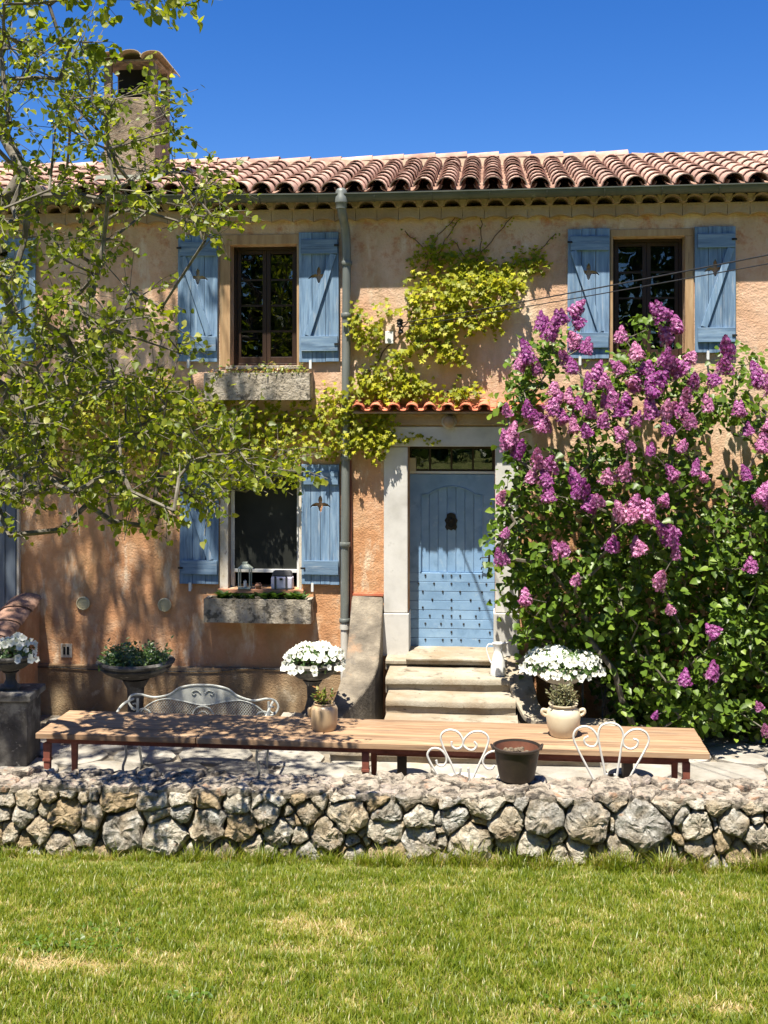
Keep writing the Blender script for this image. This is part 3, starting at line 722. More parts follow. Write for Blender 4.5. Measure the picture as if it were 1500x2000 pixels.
# window joinery -----------------------------------------------------
def casement(name, o, y, fm, rows, leaves=2, fw=.05, sw=.045):
    x0, x1, z0, z1 = o
    root = part(name, MB().box(x0+.002, x0+fw, y, y+.07, z0, z1).box(x1-fw, x1-.002, y, y+.07, z0, z1).box(x0+fw, x1-fw, y, y+.07, z1-fw, z1-.002).box(x0+fw, x1-fw, y, y+.07, z0+.002, z0+fw), fm, house, bevel=.004)
    a0, a1, b0, b1 = x0+fw+.003, x1-fw-.003, z0+fw+.003, z1-fw-.003
    wdt = (a1-a0)/leaves
    for k in range(leaves):
        l, r_ = a0+k*wdt+.002, a0+(k+1)*wdt-.002
        part('sash', MB().box(l, l+sw, y+.012, y+.055, b0, b1).box(r_-sw, r_, y+.012, y+.055, b0, b1).box(l+sw, r_-sw, y+.012, y+.055, b1-sw, b1).box(l+sw, r_-sw, y+.012, y+.055, b0, b0+sw*1.6), fm, root, bevel=.003)
        hh = (b1-b0-sw*2.6)/rows
        for q in range(rows):
            zz = b0+sw*1.6+q*hh
            if q: part('glazing_bar', MB().box(l+sw, r_-sw, y+.02, y+.05, zz-.011, zz+.011), fm, root)
            part('pane', MB().box(l+sw-.004, r_-sw+.004, y+.032, y+.036, zz+.012, zz+hh-.012), M['glass'], root)
    return root
casement('window', UL, .17, M['brownwood'], 4, fw=.035)
casement('window', UR, .17, M['brownwood'], 4, fw=.035)
x0, x1, z0, z1 = LL
zr = Z(515, 1118, .12)
wr = part('window', MB().box(x0+.002, x0+.045, .12, .17, z0, z1-.002).box(x1-.045, x1-.002, .12, .17, z0, z1-.002).box(x0+.045, x1-.045, .12, .17, z1-.05, z1-.002).box(x0+.045, x1-.045, .115, .16, zr, zr+.04), M['whiteframe'], house, bevel=.004)
part('insect_screen', MB().box(x0+.045, x1-.045, .14, .143, zr+.04, z1-.05), M['screen'], wr)
part('room_casement', MB().box(x0+.05, x0+.09, .30, .34, zr+.05, z1-.06).box((x0+x1)/2-.03, (x0+x1)/2+.03, .30, .34, zr+.05, z1-.06).box(x1-.09, x1-.05, .30, .34, zr+.05, z1-.06).box(x0+.05, x1-.05, .305, .335, (zr+z1)/2-.012, (zr+z1)/2+.012), M['brownwood'], wr)
# surrounds: timber or flaking lime bands a little proud of the wall
def surround(o, w, top, m, name='window_surround', pr=.014):
    x0, x1, z0, z1 = o
    part(name, MB().box(x0-w[0], x0, -pr, .16, z0-.02, z1).box(x1, x1+w[1], -pr, .16, z0-.02, z1).box(x0-w[0], x1+w[1], -pr, .16, z1+.0005, z1+top), m, house, bevel=.006)
surround((UL[0]+.0, UL[1]-.0, UL[2], UL[3]), (.125, .03), .12, M['woodtrim'])
surround((UR[0], UR[1], UR[2], UR[3]), (.03, .095), .085, M['woodtrim'])
surround(LL, (.10, .035), .03, M['limetrim'])
part('sill', MB().box(LL[0]-.12, LL[1]+.06, -.05, .29, LL[2]-.05, LL[2]-.001), M['terra'], house, bevel=.008)
part('sill', MB().box(UL[0]-.05, UL[1]+.05, -.04, .25, UL[2]-.045, UL[2]-.001), M['trough'], house, bevel=.008)
part('sill', MB().box(UR[0]-.05, UR[1]+.05, -.04, .25, UR[2]-.045, UR[2]-.001), M['trough'], house, bevel=.008)

# shutters -----------------------------------------------------------
def fleur(s):
    pts = [(0,1.0),(.16,.72),(.20,.45),(.14,.20),(.42,.22),(.72,.10),(.98,-.18),(1.0,-.32),(.78,-.14),(.52,-.16),(.30,-.12),(.20,-.30),(.12,-.62),(0,-.78)]
    full = pts + [(-x, y) for x, y in reversed(pts[1:-1])]
    return [(x*s*.70, y*s*.66) for x, y in full]
cut_me = MB().prism(fleur(.17), -.1, .1)
def make_shutter(w, h, brace, nplank=3, cutz=.66):
    """planks in x from 0..w, z 0..h, thickness towards -y"""
    root = link('shutter', None, house); pw = w/nplank
    cutter = part('cutter', cut_me, M['slot'], None, loc=(w/2, 0, h*cutz))
    cutter.parent = root
    for k in range(nplank):
        dz = rnd.uniform(0, .008)
        mb = MB().box(k*pw+.002, (k+1)*pw-.002, -.026+rnd.uniform(-.0015,.0015), 0, dz, h-rnd.uniform(0,.008))
        pl = part('plank', mb, M['blue'], root)
        bo = pl.modifiers.new('b', 'BOOLEAN'); bo.object = cutter; bo.operation = 'DIFFERENCE'; bo.solver = 'EXACT'
        bpy.context.view_layer.update()
        dg = bpy.context.evaluated_depsgraph_get()
        nm = bpy.data.meshes.new_from_object(pl.evaluated_get(dg)); pl.modifiers.clear(); pl.data = nm
        md = pl.modifiers.new('bevel', 'BEVEL'); md.width = .003; md.segments = 1; md.limit_method = 'ANGLE'; md.angle_limit = R(50)
    bpy.data.objects.remove(cutter)
    part('batten', MB().box(.03, w-.012, -.056, -.027, h*.83, h*.94), M['blueh'], root, bevel=.003)
    part('batten', MB().box(.03, w-.012, -.056, -.027, h*.085, h*.20), M['blueh'], root, bevel=.003)
    if brace:
        a = (w*.13, -.042, h*.825) if brace > 0 else (w*.87, -.042, h*.825)
        b = (w*.80, -.042, h*.205) if brace > 0 else (w*.22, -.042, h*.205)
        # run behind the cut-out in two lengths: the cut goes through it too
        A = Vector(a); B = Vector(b); d = (B-A).normalized()
        t0 = .0; sx = Vector((-d.z, 0, d.x))*.036
        part('brace', MB().hexa([A-sx+Vector((0,.0145,0)), A+sx+Vector((0,.0145,0)), B+sx+Vector((0,.0145,0)), B-sx+Vector((0,.0145,0)), A-sx-Vector((0,.012,0)), A+sx-Vector((0,.012,0)), B+sx-Vector((0,.012,0)), B-sx-Vector((0,.012,0))]), M['blue'], root, bevel=.003)
    part('hinge_strap', MB().box(-.006, .05, -.066, -.057, h*.885, h*.90).box(-.006, .05, -.066, -.057, h*.13, h*.145) if brace >= 0 else MB().box(w-.05, w+.006, -.066, -.057, h*.885, h*.90).box(w-.05, w+.006, -.066, -.057, h*.13, h*.145), M['iron'], root)
    part('shutter_catch', MB().box(w*.28, w*.32, -.065, 0, -.06, -.001).box(w*.27, w*.33, -.075, -.065, -.075, .025), M['whiteframe'], root)
    return root
def place_shutter(r, brace, lab=None, npl=3):
    w = r[1]-r[0]; h = r[3]-r[2]; o = make_shutter(w, h, brace, npl); o.location = (r[0], -.018, r[2]); o.rotation_euler = (0, R(.35)*(1 if brace > 0 else -.3), 0)
    if lab: o['label'] = lab
place_shutter(rect(348, 459, 426, 707), 1)
place_shutter(rect(585, 454, 663, 708), -1)
place_shutter(rect(1107, 447, 1189, 701), 1)
place_shutter(rect(1356, 443, 1436, 690), -1)
place_shutter(rect(352, 906, 428, 1140), 1)
place_shutter(rect(590, 906, 664, 1141), 0, 'shutter without a diagonal brace', 4)
place_shutter(rect(-8, 466, 72, 706), -1)
# tall blue grey panel of the left doorway
r = rect(-90, 860, 36, 1212)
dpn = part('side_shutter', MB().box(r[0], r[1], -.05, -.02, r[2], r[3]), M['slate'], house, bevel=.004)
for k in range(6):
    x = r[0]+(r[1]-r[0])*(k+.5)/6
    part('plank', MB().box(x-.057, x+.057, -.062, -.051, r[2]+.02, r[3]-.02), M['slate'], dpn, bevel=.003)
part('side_shutter_edge', MB().box(r[1]+.004, r[1]+.03, -.055, -.004, r[2]+.1, r[3]-.01), M['limetrim'], dpn)

# door ---------------------------------------------------------------
J = M['stone']; PR = .03
def blk(px0, py0, px1, py1, y0, y1, name='surround_stone', m=J, par=None, bev=.008):
    a, b, c, d = rect(px0, py0, px1, py1)
    return part(name, MB().box(a, b, y0, y1, c, d), m, par or house, bevel=bev)
ds = link('door_surround', None, house)
blk(752, 833, 1012, 872, -PR, .30, par=ds)
blk(750, 873, 796.5, 1196, -PR, .298, par=ds)
blk(967.5, 873, 1012, 1196, -PR, .298, par=ds)
blk(747, 1197, 799, 1280, -PR-.02, .296, par=ds); blk(964, 1197, 1014, 1296, -PR-.02, .296, par=ds)
def dr(px0, py0, px1, py1): return rect(px0, py0, px1, py1, .30)
# transom
a, b, c, d = dr(798, 872, 966, 924)
tw = part('transom', MB().box(a, b, .30, .36, c, c+.045).box(a, b, .30, .36, d-.03, d).box(a, a+.03, .30, .36, c+.045, d-.03).box(b-.03, b, .30, .36, c+.045, d-.03), M['brownwood'], house)
for k in range(1, 4):
    x = a+(b-a)*k/4; part('glazing_bar', MB().box(x-.01, x+.01, .31, .34, c+.045, d-.03), M['brownwood'], tw)
for k in range(4):
    part('pane', MB().box(a+(b-a)*k/4+.012+(.02 if k == 0 else 0), a+(b-a)*(k+1)/4-.012, .325, .329, c+.046, d-.031), M['glass'], tw)
a, b, c, d = dr(797, 921, 967, 925)
part('transom_rail', MB().box(a, b, .285, .36, c, d+.004), M['whiteframe'], tw)
a, b, c, d = rect(796, 894, 812, 920, .22); part('bell_box', MB().box(a, b, .24, .299, c, d), M['cream'], house, bevel=.005)
door = link('door', None, house)
a, b, c, d = dr(797, 926, 967, 1272)
part('door_slab', MB().box(a+.003, b-.003, .345, .385, c, d), M['door'], door)
# stiles and top rail with arched opening, as one frame
zp0 = Z(880, 1119, .3); zp1 = Z(880, 956, .3); za = Z(880, 966, .3)
lx = H.at(821, 1000, .3)[0]; rx = H.at(943, 1000, .3)[0]
arch = [(lx+(rx-lx)*t, za + .10*(max(0, math.sin(math.pi*min(1, max(0, (t-.12)/.76))))**.8)) for t in [k/16 for k in range(17)]]
fr = MB().box(a+.004, lx, .302, .3445, zp0, d-.003).box(rx, b-.004, .302, .3445, zp0, d-.003)
poly = [(lx+.0005, d-.003)] + arch[0:17] + [(rx-.0005, d-.003)]
vs = []; fs = []
for k in range(16):
    p, q = arch[k], arch[k+1]
    fr.add([(p[0], .302, p[1]), (q[0], .302, q[1]), (q[0], .302, d-.003), (p[0], .302, d-.003), (p[0], .3445, p[1]), (q[0], .3445, q[1]), (q[0], .3445, d-.003), (p[0], .3445, d-.003)],
           [(0,1,2,3),(7,6,5,4),(0,4,5,1),(3,2,6,7)])
part('door_frame', fr, M['door'], door)
part('arch_shadow_bead', MB().tube([(lx+.004, .300, zp0+.01), (lx+.004, .300, arch[0][1])]+[(p[0], .300, p[1]) for p in arch[1:-1]]+[(rx-.004, .300, arch[-1][1]), (rx-.004, .300, zp0+.01)], .007, 6), M['door'], door, True)  # bead added to give the arch edge its dark shadow line
for k in range(7):
    x0_ = lx+(rx-lx)*k/7; x1_ = lx+(rx-lx)*(k+1)/7
    part('board', MB().box(x0_+.004, x1_-.004, .333, .3445, zp0+.004, za+.115), M['door'], door, bevel=.003)
nb = 8; zb0 = c+.045; hb = (zp0-zb0)/nb
part('weather_bar', MB().box(a+.01, b-.01, .286, .3445, c, c+.04), M['door'], door, bevel=.006)
for k in range(nb):
    part('board', MB().box(a+.004, b-.004, .301+(k % 2)*.002, .3445, zb0+k*hb+.002, zb0+(k+1)*hb-.002), M['door'], door, bevel=.003)
stud = MB(); stud.lathe([(.0125,0),(.011,.006),(.006,.011),(0,.013)], 8)
stud_me = stud.mesh('stud', M['iron'], True)
pat = [[.2,.4,.5,.6,.82],[.12,.3,.5,.7,.9],[.17,.4,.6,.85],[.28,.5,.72,.94],[.17,.5,.82],[.25,.4,.5,.6,.78],[.2,.38,.5,.64,.82],[.5,.94],[.2,.4,.5,.61,.82],[.3,.5,.72]]
zz = zp0-.02
for q, row in enumerate(pat):
    z_ = zp0-.03-q*(zp0-c-.07)/9.0
    for t in row: link('stud', stud_me, door, (a+(b-a)*t, .301, z_), (R(90),0,0))
# dark ornamental grille plate with knocker
gx, gz = H.at(881, 1020, .3)
pl = [(-.05,-.10),(-.03,-.085),(0,-.10),(.03,-.085),(.05,-.10),(.07,-.06),(.06,-.02),(.078,.02),(.055,.055),(.05,.09),(.025,.105),(0,.11),(-.025,.105),(-.05,.09),(-.055,.055),(-.078,.02),(-.06,-.02),(-.07,-.06)]
kn = part('door_knocker', MB().prism([(gx+x, gz+z) for x, z in pl], .322, .332), M['iron'], door, bevel=.002)
part('knocker_ring', MB().tube([(gx+.04*math.cos(t*math.pi/8), .312, gz-.02+.045*math.sin(t*math.pi/8)) for t in range(17)], .007, 6).ball((gx, .312, gz+.035), .018), M['iron'], kn, True)
# iron handle
hx, hz = H.at(950, 1098, .3)
part('door_handle', MB().box(hx+.02, hx+.045, .30, .311, hz-.09, hz+.09).tube(bez([(hx+.03, .30, hz+.055), (hx, .27, hz+.06), (hx-.06, .27, hz+.055), (hx-.075, .27, hz+.03)], 5), .007, 6)
     .tube(bez([(hx+.03, .30, hz-.055), (hx, .27, hz-.06), (hx-.05, .27, hz-.055), (hx-.06, .27, hz-.085)], 5), .007, 6), M['iron'], door, True)
# canopy ----------------------------------------------------------------
can = link('door_canopy', None, house)
cxa, cxb = U(700, 790, -.2), U(1052, 790, -.2); zl = Z(880, 800, -.26); zt = zl+.10
part('canopy_bed', MB().hexa([(cxa-.06,-.20,zl-.045),(cxb+.06,-.20,zl-.045),(cxb+.06,-.001,zl-.045),(cxa-.06,-.001,zl-.045),(cxa-.06,-.20,zl-.025),(cxb+.06,-.20,zl-.025),(cxb+.06,-.001,zl+.05),(cxa-.06,-.001,zl+.05)]), M['plaster'], can)
a, b, c, d = rect(760, 800, 1000, 832); part('canopy_corbel', MB().box(a, b, -.07, -.001, c+.01, zl-.046), M['plaster'], can, bevel=.01)
npc = 10; pcp = (cxb-cxa)/npc; ang = math.atan2(.085, .27)
cov = barrel(.072,.06,.30, n=7, flat=.75).mesh('canopy_tile', M['redtile'], True)
cv = barrel(.074,.074,.29, n=7, flat=.55); cvm = MB().add([(x, y, -z) for x, y, z in cv.V], cv.F).mesh('canopy_trough_tile', M['redtile'], True)
for k in range(npc+1):
    x = cxa+k*pcp
    link('canopy_tile', cov, can, (x, -.262+rnd.uniform(-.008,.008), zl+.012), (ang, rnd.uniform(-.04,.04), rnd.uniform(-.02,.02)))
    if k < npc: link('canopy_trough_tile', cvm, can, (x+pcp/2, -.252, zl+.022), (ang, 0, 0))
a, z_ = H.at(877, 823, -.07)
lm = part('wall_lamp', MB().lathe([(.088,0),(.088,.03),(.07,.05)], 20), M['trough'], house, True, loc=(a, -.071, z_), rot=(R(90),0,0))
part('lamp_glass', MB().lathe([(.068,.045),(.06,.075),(.035,.095),(0,.10)], 20), M['plaster'], lm, True)
# vents, socket, wiring -----------------------------------------------
for (vx, vy) in ((163, 1178), (322, 1181)):
    a, z_ = H.at(vx, vy)
    v_ = part('round_vent', MB().lathe([(.08,0),(.082,.02),(.070,.026),(.066,.014)], 24), M['cream'], house, True, loc=(a, -.002, z_), rot=(R(90),0,0))
    for k in range(-3, 4):
        hw = math.sqrt(.062**2-(k*.018)**2); part('vent_slat', MB().box(-hw, hw, k*.018-.004, k*.018+.004, .013, .019), M['cream'], v_)
a, b, c, d = rect(119, 1257, 141, 1284)
sv_ = part('square_vent', MB().box(a, b, -.012, -.001, c, d), M['limetrim'], house, bevel=.003)
for f_ in (.34, .66): part('vent_slot', MB().box(a+(b-a)*f_-.014, a+(b-a)*f_+.014, -.0165, -.0125, c+.035, d-.035), M['slot'], sv_)
pts = [H.at(x, y, -.06) for x, y in ((70,1303),(120,1304),(200,1309),(340,1312),(430,1311),(480,1306),(560,1308),(690,1310))]
part('wall_cable', MB().tube(bez([(u, -.07, z+.005) for u, z in pts], 5), .006, 5), M['cable'], house)
# power line and its bracket on the wall
a, b, c, d = rect(753, 648, 769, 672); part('meter_box', MB().box(a, b, -.06, -.001, c, d), M['enamel'], house, bevel=.006)
a, z_ = H.at(781, 634, -.12)
ins = part('insulator_bracket', MB().tube([(a, -.01, z_-.10), (a, -.11, z_-.08), (a, -.13, z_+.05)], .012, 6).lathe([(.02,-.03),(.04,-.02),(.028,0),(.042,.015),(.03,.035),(.04,.05),(.015,.07)], 10, (a, -.12, z_)).lathe([(.02,-.10),(.035,-.09),(.02,-.05)], 10, (a+.01, -.11, z_)), M['iron'], house, True)
for (y1, y2, dd, sag) in ((485, 640, 8.5, .05), (505, 646, 8.7, .04)):
    A = H.w(a+.03, -.13, z_ + (.02 if y1 == 485 else -.03)); B = pt(1500, y1, dd); B2 = A+(B-A)*1.9
    w_ = part('overhead_wire', MB().tube([A+(B2-A)*t-Vector((0,0,sag*4*t*(1-t))) for t in [k/30 for k in range(31)]], .0065 if y1 == 485 else .005, 5), M['cable'])
    tag(w_, 'upper black overhead wire running from the wall bracket to the right' if y1 == 485 else 'lower thinner overhead wire just below the other wire', 'wire', 'overhead wires')

# steps and parapets -------------------------------------------------
FWD = math.cos(H.th)
def step(name, px0, px1, py_front, z, thick, y_back, nose=.03):
    """slab whose front top edge shows at py_front"""
    D = (CAMZ-z)*FPX/(py_front-HOR)
    cxp = (px0+px1)/2; X = (cxp-750)/FPX*D
    y = (Vector((X, D, 0))-H.O).dot(H.n)
    a = (Vector(((px0-750)/FPX*D, D, 0))-H.O).dot(H.e); b = (Vector(((px1-750)/FPX*D, D, 0))-H.O).dot(H.e)
    mb = MB(); nseg = 16
    for i in range(nseg):
        pa = a+(b-a)*i/nseg; pb = a+(b-a)*(i+1)/nseg
        f = lambda q: y + .020*noise.noise(Vector((q*3, z*9, 0)))
        g_ = lambda q: z + .010*noise.noise(Vector((q*4, z*5, 3)))
        h_ = thick*.45
        prof = [(-.0, -h_), (-.0, -h_*.35), (.012, -.01), (.035, 0)]
        for (d0, z0_), (d1, z1_) in zip(prof[:-1], prof[1:]):
            mb.add([(pa, f(pa)+d0, g_(pa)+z0_), (pb, f(pb)+d0, g_(pb)+z0_), (pb, f(pb)+d1, g_(pb)+z1_), (pa, f(pa)+d1, g_(pa)+z1_)], [(0,1,2,3)])
        mb.add([(pa, f(pa)+.035, g_(pa)), (pb, f(pb)+.035, g_(pb)), (pb, y_back, g_(pb)), (pa, y_back, g_(pa))], [(0,1,2,3)])
        mb.add([(pa, f(pa), g_(pa)-h_), (pb, f(pb), g_(pb)-h_), (pb, y+nose+.02, z-h_), (pa, y+nose+.02, z-h_)], [(3,2,1,0)])
    mb.add([(a, y+.035, z), (a, y_back, z), (a, y_back, z-thick), (a, y+nose, z-thick)], [(0,1,2,3)])
    mb.add([(b, y+.035, z), (b, y_back, z), (b, y_back, z-thick), (b, y+nose, z-thick)], [(3,2,1,0)])
    mb.add([(a, y+nose, z-h_), (b, y+nose, z-h_), (b, y+nose, z-thick-.02), (a, y+nose, z-thick-.02)], [(0,3,2,1)])
    part(name, mb, M['step'], house, True)
    return y
ys0 = step('door_step', 792, 968, 1287, .80, .05, .34)
y1_ = step('door_step', 752, 1000, 1290, .765, .10, .02)
y2_ = step('door_step', 752, 1003, 1324, .696, .16, y1_+.2)
y3_ = step('door_step', 752, 1007, 1368, .548, .16, y2_+.2)
y4_ = step('door_step', 748, 1012, 1413, .397, .16, y3_+.2)
y5_ = step('door_step', 640, 1170, 1467, .245, .16, y4_+.2)
# left parapet: flared, sweeping down from the wall
uR = U(749, 1300, 0); uL = U(691, 1200, 0)
prof = []   # (y, z_top, left)
for t in [k/18 for k in range(19)]:
    y = -.02 - 1.35*t; z = .40 + 1.03*((1-t)**1.7) - .03*math.sin(t*3.1)
    prof.append((y, z, uL - .02 - .10*smooth(.30, 1, t), uR - .30*smooth(.38, 1.0, t)))
V = []; F = []
for (y, z, l, r_) in prof: V += [(l, y, -.1), (r_, y, -.1), (r_, y, z), (l, y, z+.02)]
for i in range(len(prof)-1):
    for k in range(4): F.append((i*4+k, i*4+(k+1) % 4, (i+1)*4+(k+1) % 4, (i+1)*4+k))
F += [(0,1,2,3), tuple((len(prof)-1)*4+k for k in (3,2,1,0))]
pp = part('left_parapet', MB().add(V, F), M['parapet'], house, bevel=.02)
part('parapet_cap', MB().box(uL-.02, uR, -.03, -.002, 1.435, 1.46), M['redtile'], pp)
# right parapet: low curved wall with a pale coping
rp = bez([(U(1006,1300,0)+.02, -.05, 0), (U(1010,1300,0)+.03, -.9, 0), (U(1010,1300,0)+.12, -1.15, 0), (U(1010,1300,0)+.30, -1.38, 0), (U(1010,1300,0)+.95, -1.45, 0)], 6)
zt_ = [.78-.36*smooth(0, .62, k/(len(rp)-1)) for k in range(len(rp))]
def sweep(path, zs_top, w, h):
    V = []; F = []
    for i, p in enumerate(path):
        d = (path[min(i+1, len(path)-1)]-path[max(i-1, 0)]).normalized(); s = Vector((-d.y, d.x, 0))*w/2
        V += [p-s+Vector((0,0,zs_top[i]-h)), p+s+Vector((0,0,zs_top[i]-h)), p+s+Vector((0,0,zs_top[i])), p-s+Vector((0,0,zs_top[i]))]
    for i in range(len(path)-1):
        for k in range(4): F.append((i*4+k, i*4+(k+1) % 4, (i+1)*4+(k+1) % 4, (i+1)*4+k))
    F += [(0,1,2,3), tuple((len(path)-1)*4+k for k in (3,2,1,0))]
    return MB().add(V, F)
rpo = part('right_parapet', sweep(rp, [z-.062 for z in zt_], .18, .8), M['parapet'], house)
part('parapet_coping', sweep(rp, zt_, .26, .06), M['step'], rpo, bevel=.012)
# parapet of the stair at the far left, with a tiled coping
pa_u = U(78, 1160); V = []
zt0 = Z(78, 1160)
lp = MB().hexa([(pa_u-.32,-2.2,-.1),(pa_u,-2.2,-.1),(pa_u,-.003,-.1),(pa_u-.32,-.003,-.1),(pa_u-.32,-2.2,.62),(pa_u,-2.2,.62),(pa_u,-.003,zt0-.05),(pa_u-.32,-.003,zt0-.05)])
lpo = part('stair_parapet', lp, M['facade'], house)
ct2 = barrel(.20,.18,.36, n=8, flat=.38).mesh('coping_tile', M['oldshadetile'], True)
sla = math.atan2(zt0-.05-.62, 2.2)
for k in range(7):
    t = k/7; link('coping_tile', ct2, lpo, (pa_u-.15, -2.22+t*2.2, .62+t*(zt0-.67)+.0), (sla-.03, 0, rnd.uniform(-.02,.02)))

# ------------------------------------------------------------------ flower boxes and what stands on the sill
def hw(u, y, z): return H.w(u, y, z)
def trough(pxr, lab, corb=True):
    a, b, c, d = rect(*pxr, -.25)
    t = thing('window_box', lab, 'flower box', hw((a+b)/2, -.13, c), HR, 'stone window boxes')
    w = (b-a)/2; h = d-c; V = []; F = []
    nx = 14; mb = MB()
    def yy(x, z): return -.125+.010*noise.noise(Vector((x*9, z*9, a*3)))
    for i in range(nx):
        x0_ = -w+2*w*i/nx; x1_ = -w+2*w*(i+1)/nx
        for k in range(3):
            z0_ = h*k/3; z1_ = h*(k+1)/3
            mb.add([(x0_, yy(x0_,z0_), z0_), (x1_, yy(x1_,z0_), z0_), (x1_, yy(x1_,z1_), z1_), (x0_, yy(x0_,z1_), z1_)], [(0,1,2,3)])
        mb.add([(x0_, yy(x0_,h), h), (x1_, yy(x1_,h), h), (x1_, -.09, h), (x0_, -.09, h)], [(0,1,2,3)])
        mb.add([(x0_, -.09, h), (x1_, -.09, h), (x1_, -.09, h-.05), (x0_, -.09, h-.05)], [(0,1,2,3)])
        mb.add([(x0_, yy(x0_,0), 0), (x1_, yy(x1_,0), 0), (x1_, .128, 0), (x0_, .128, 0)], [(3,2,1,0)])
    mb.box(-w, -w+.05, -.118, .128, .0, h).box(w-.05, w, -.118, .128, 0, h).box(-w+.051, w-.051, .09, .128, .001, h-.001)
    part('trough', mb, M['trough'], t, True)
    part('soil', MB().box(-w+.051, w-.051, -.089, .089, h-.06, h-.02), M['soil'], t)
    return t, w, h, (a+b)/2, c
tb1, w1, h1, u1, zc1 = trough((398, 728, 605, 781), 'rough stone flower box under the upper floor window')
tb2, w2, h2, u2, zc2 = trough((398, 1171, 607, 1217), 'blackened stone flower box under the ground floor window')
def fake_tufts(name, lab, cat, loc, w, d, h, n, m, size, tmpl=OVAL, seed=1, droop=0, rz=HR):
    r = np.random.RandomState(seed); t = thing(name, lab, cat, loc, rz)
    pos = np.c_[r.uniform(-w, w, n), r.uniform(-d, d, n), r.uniform(0, 1, n)**1.4*h]
    clump = np.array([noise.noise(Vector((p[0]*9, p[1]*9, seed)))+.5 for p in pos]); pos[:,2] *= np.clip(clump*1.5, .15, 1.5)
    nrm = np.c_[r.normal(0,.7,n), r.normal(-.4,.6,n), r.uniform(.3,1.2,n)]; tip = np.c_[r.normal(0,1,n), r.normal(-.3,1,n), r.normal(.5-droop,.6,n)]
    me = leaf_mesh('foliage', tmpl[0], tmpl[1], pos, rot_frames(nrm, tip), r.uniform(.6,1.2,n)*size, r.uniform(0,1,n), m)
    stuff(link('foliage', me, t)); return t
fake_tufts('sedum_plants', 'straggly yellow green and reddish plants trailing in the upper stone window box', 'plants', hw(u1, -.15, zc1+h1-.03), w1-.05, .10, .13, 520, M['boxleaf'], .05, seed=4, droop=.5)
t = thing('young_green_plants', 'small dark green leafy seedlings in the lower stone window box', 'plants', hw(u2, -.13, zc2+h2-.03), HR)
for k, x in enumerate((-.42, -.26, .08, .18, .36, .48, -.1)):
    r = np.random.RandomState(k+20); n = 26; ph = r.uniform(0, 6.28, n)
    pos = np.c_[x+r.normal(0,.02,n), r.normal(0,.02,n), r.uniform(0,.05,n)]; tip = np.c_[np.cos(ph), np.sin(ph), r.uniform(.2,1.3,n)]; nrm = np.c_[-np.cos(ph)*.6, -np.sin(ph)*.6, np.ones(n)]
    link('plantlet', leaf_mesh('plantlet', *OVAL, pos, rot_frames(nrm, tip), r.uniform(.09,.16,n)*(.7 if k in (1,6) else 1), r.uniform(.1,.8,n), M['potleaf']), t)
# lantern
a, z_ = H.at(478, 1148, -.02)
la = thing('lantern', 'small pale green metal lantern on the ground floor window sill', 'lantern', hw(a, -.0, LL[2]+.001), HR)
part('base', MB().box(-.075, .075, -.06, .06, 0, .015), M['patina'], la, bevel=.002)
for sx in (-.065, .065):
    for sy in (-.052, .052): part('corner_post', MB().box(sx-.006, sx+.006, sy-.006, sy+.006, .016, .235), M['patina'], la)
part('roof', MB().add([(-.085,-.07,.236),(.085,-.07,.236),(.085,.07,.236),(-.085,.07,.236),(-.035,-.03,.285),(.035,-.03,.285),(.035,.03,.285),(-.035,.03,.285)], [(0,3,2,1),(4,5,6,7),(0,1,5,4),(1,2,6,5),(2,3,7,6),(3,0,4,7)]).box(-.03,.03,-.025,.025,.286,.31), M['patina'], la)
part('candle', MB().lathe([(.02,.016),(.02,.09),(.003,.092),(.003,.105)], 10), M['enamel'], la, True)
a, z_ = H.at(551, 1150, 0)
bg = thing('lunch_bag', 'pale lilac bag with dark lid and straps on the window sill', 'bag', hw(a, .02, LL[2]+.001), HR)
part('bag_body', MB().box(-.125, .125, -.07, .07, 0, .15), M['lilacfab'], bg, bevel=.02)
part('bag_lid', MB().hexa([(-.12,-.065,.152),(.12,-.065,.152),(.12,.065,.152),(-.12,.065,.152),(-.10,-.05,.215),(.10,-.05,.215),(.10,.05,.215),(-.10,.05,.215)]), M['greyfab'], bg, bevel=.015)
for sx in (-.07, .06): part('strap', MB().box(sx-.012, sx+.012, -.076, -.071, .005, .15), M['greyfab'], bg)
part('buckle', MB().box(-.02, .015, -.08, -.071, .11, .135), M['iron'], bg)
a, z_ = H.at(505, 1150, 0)
tp = thing('terracotta_pot', 'small round terracotta pot between lantern and bag on the sill', 'pot', hw(a, -.01, LL[2]+.001), HR)
part('pot_body', MB().lathe([(.022,0),(.04,.025),(.042,.045),(.028,.062),(.032,.07),(.024,.07),(.02,.06)], 16), M['terra'], tp, True)

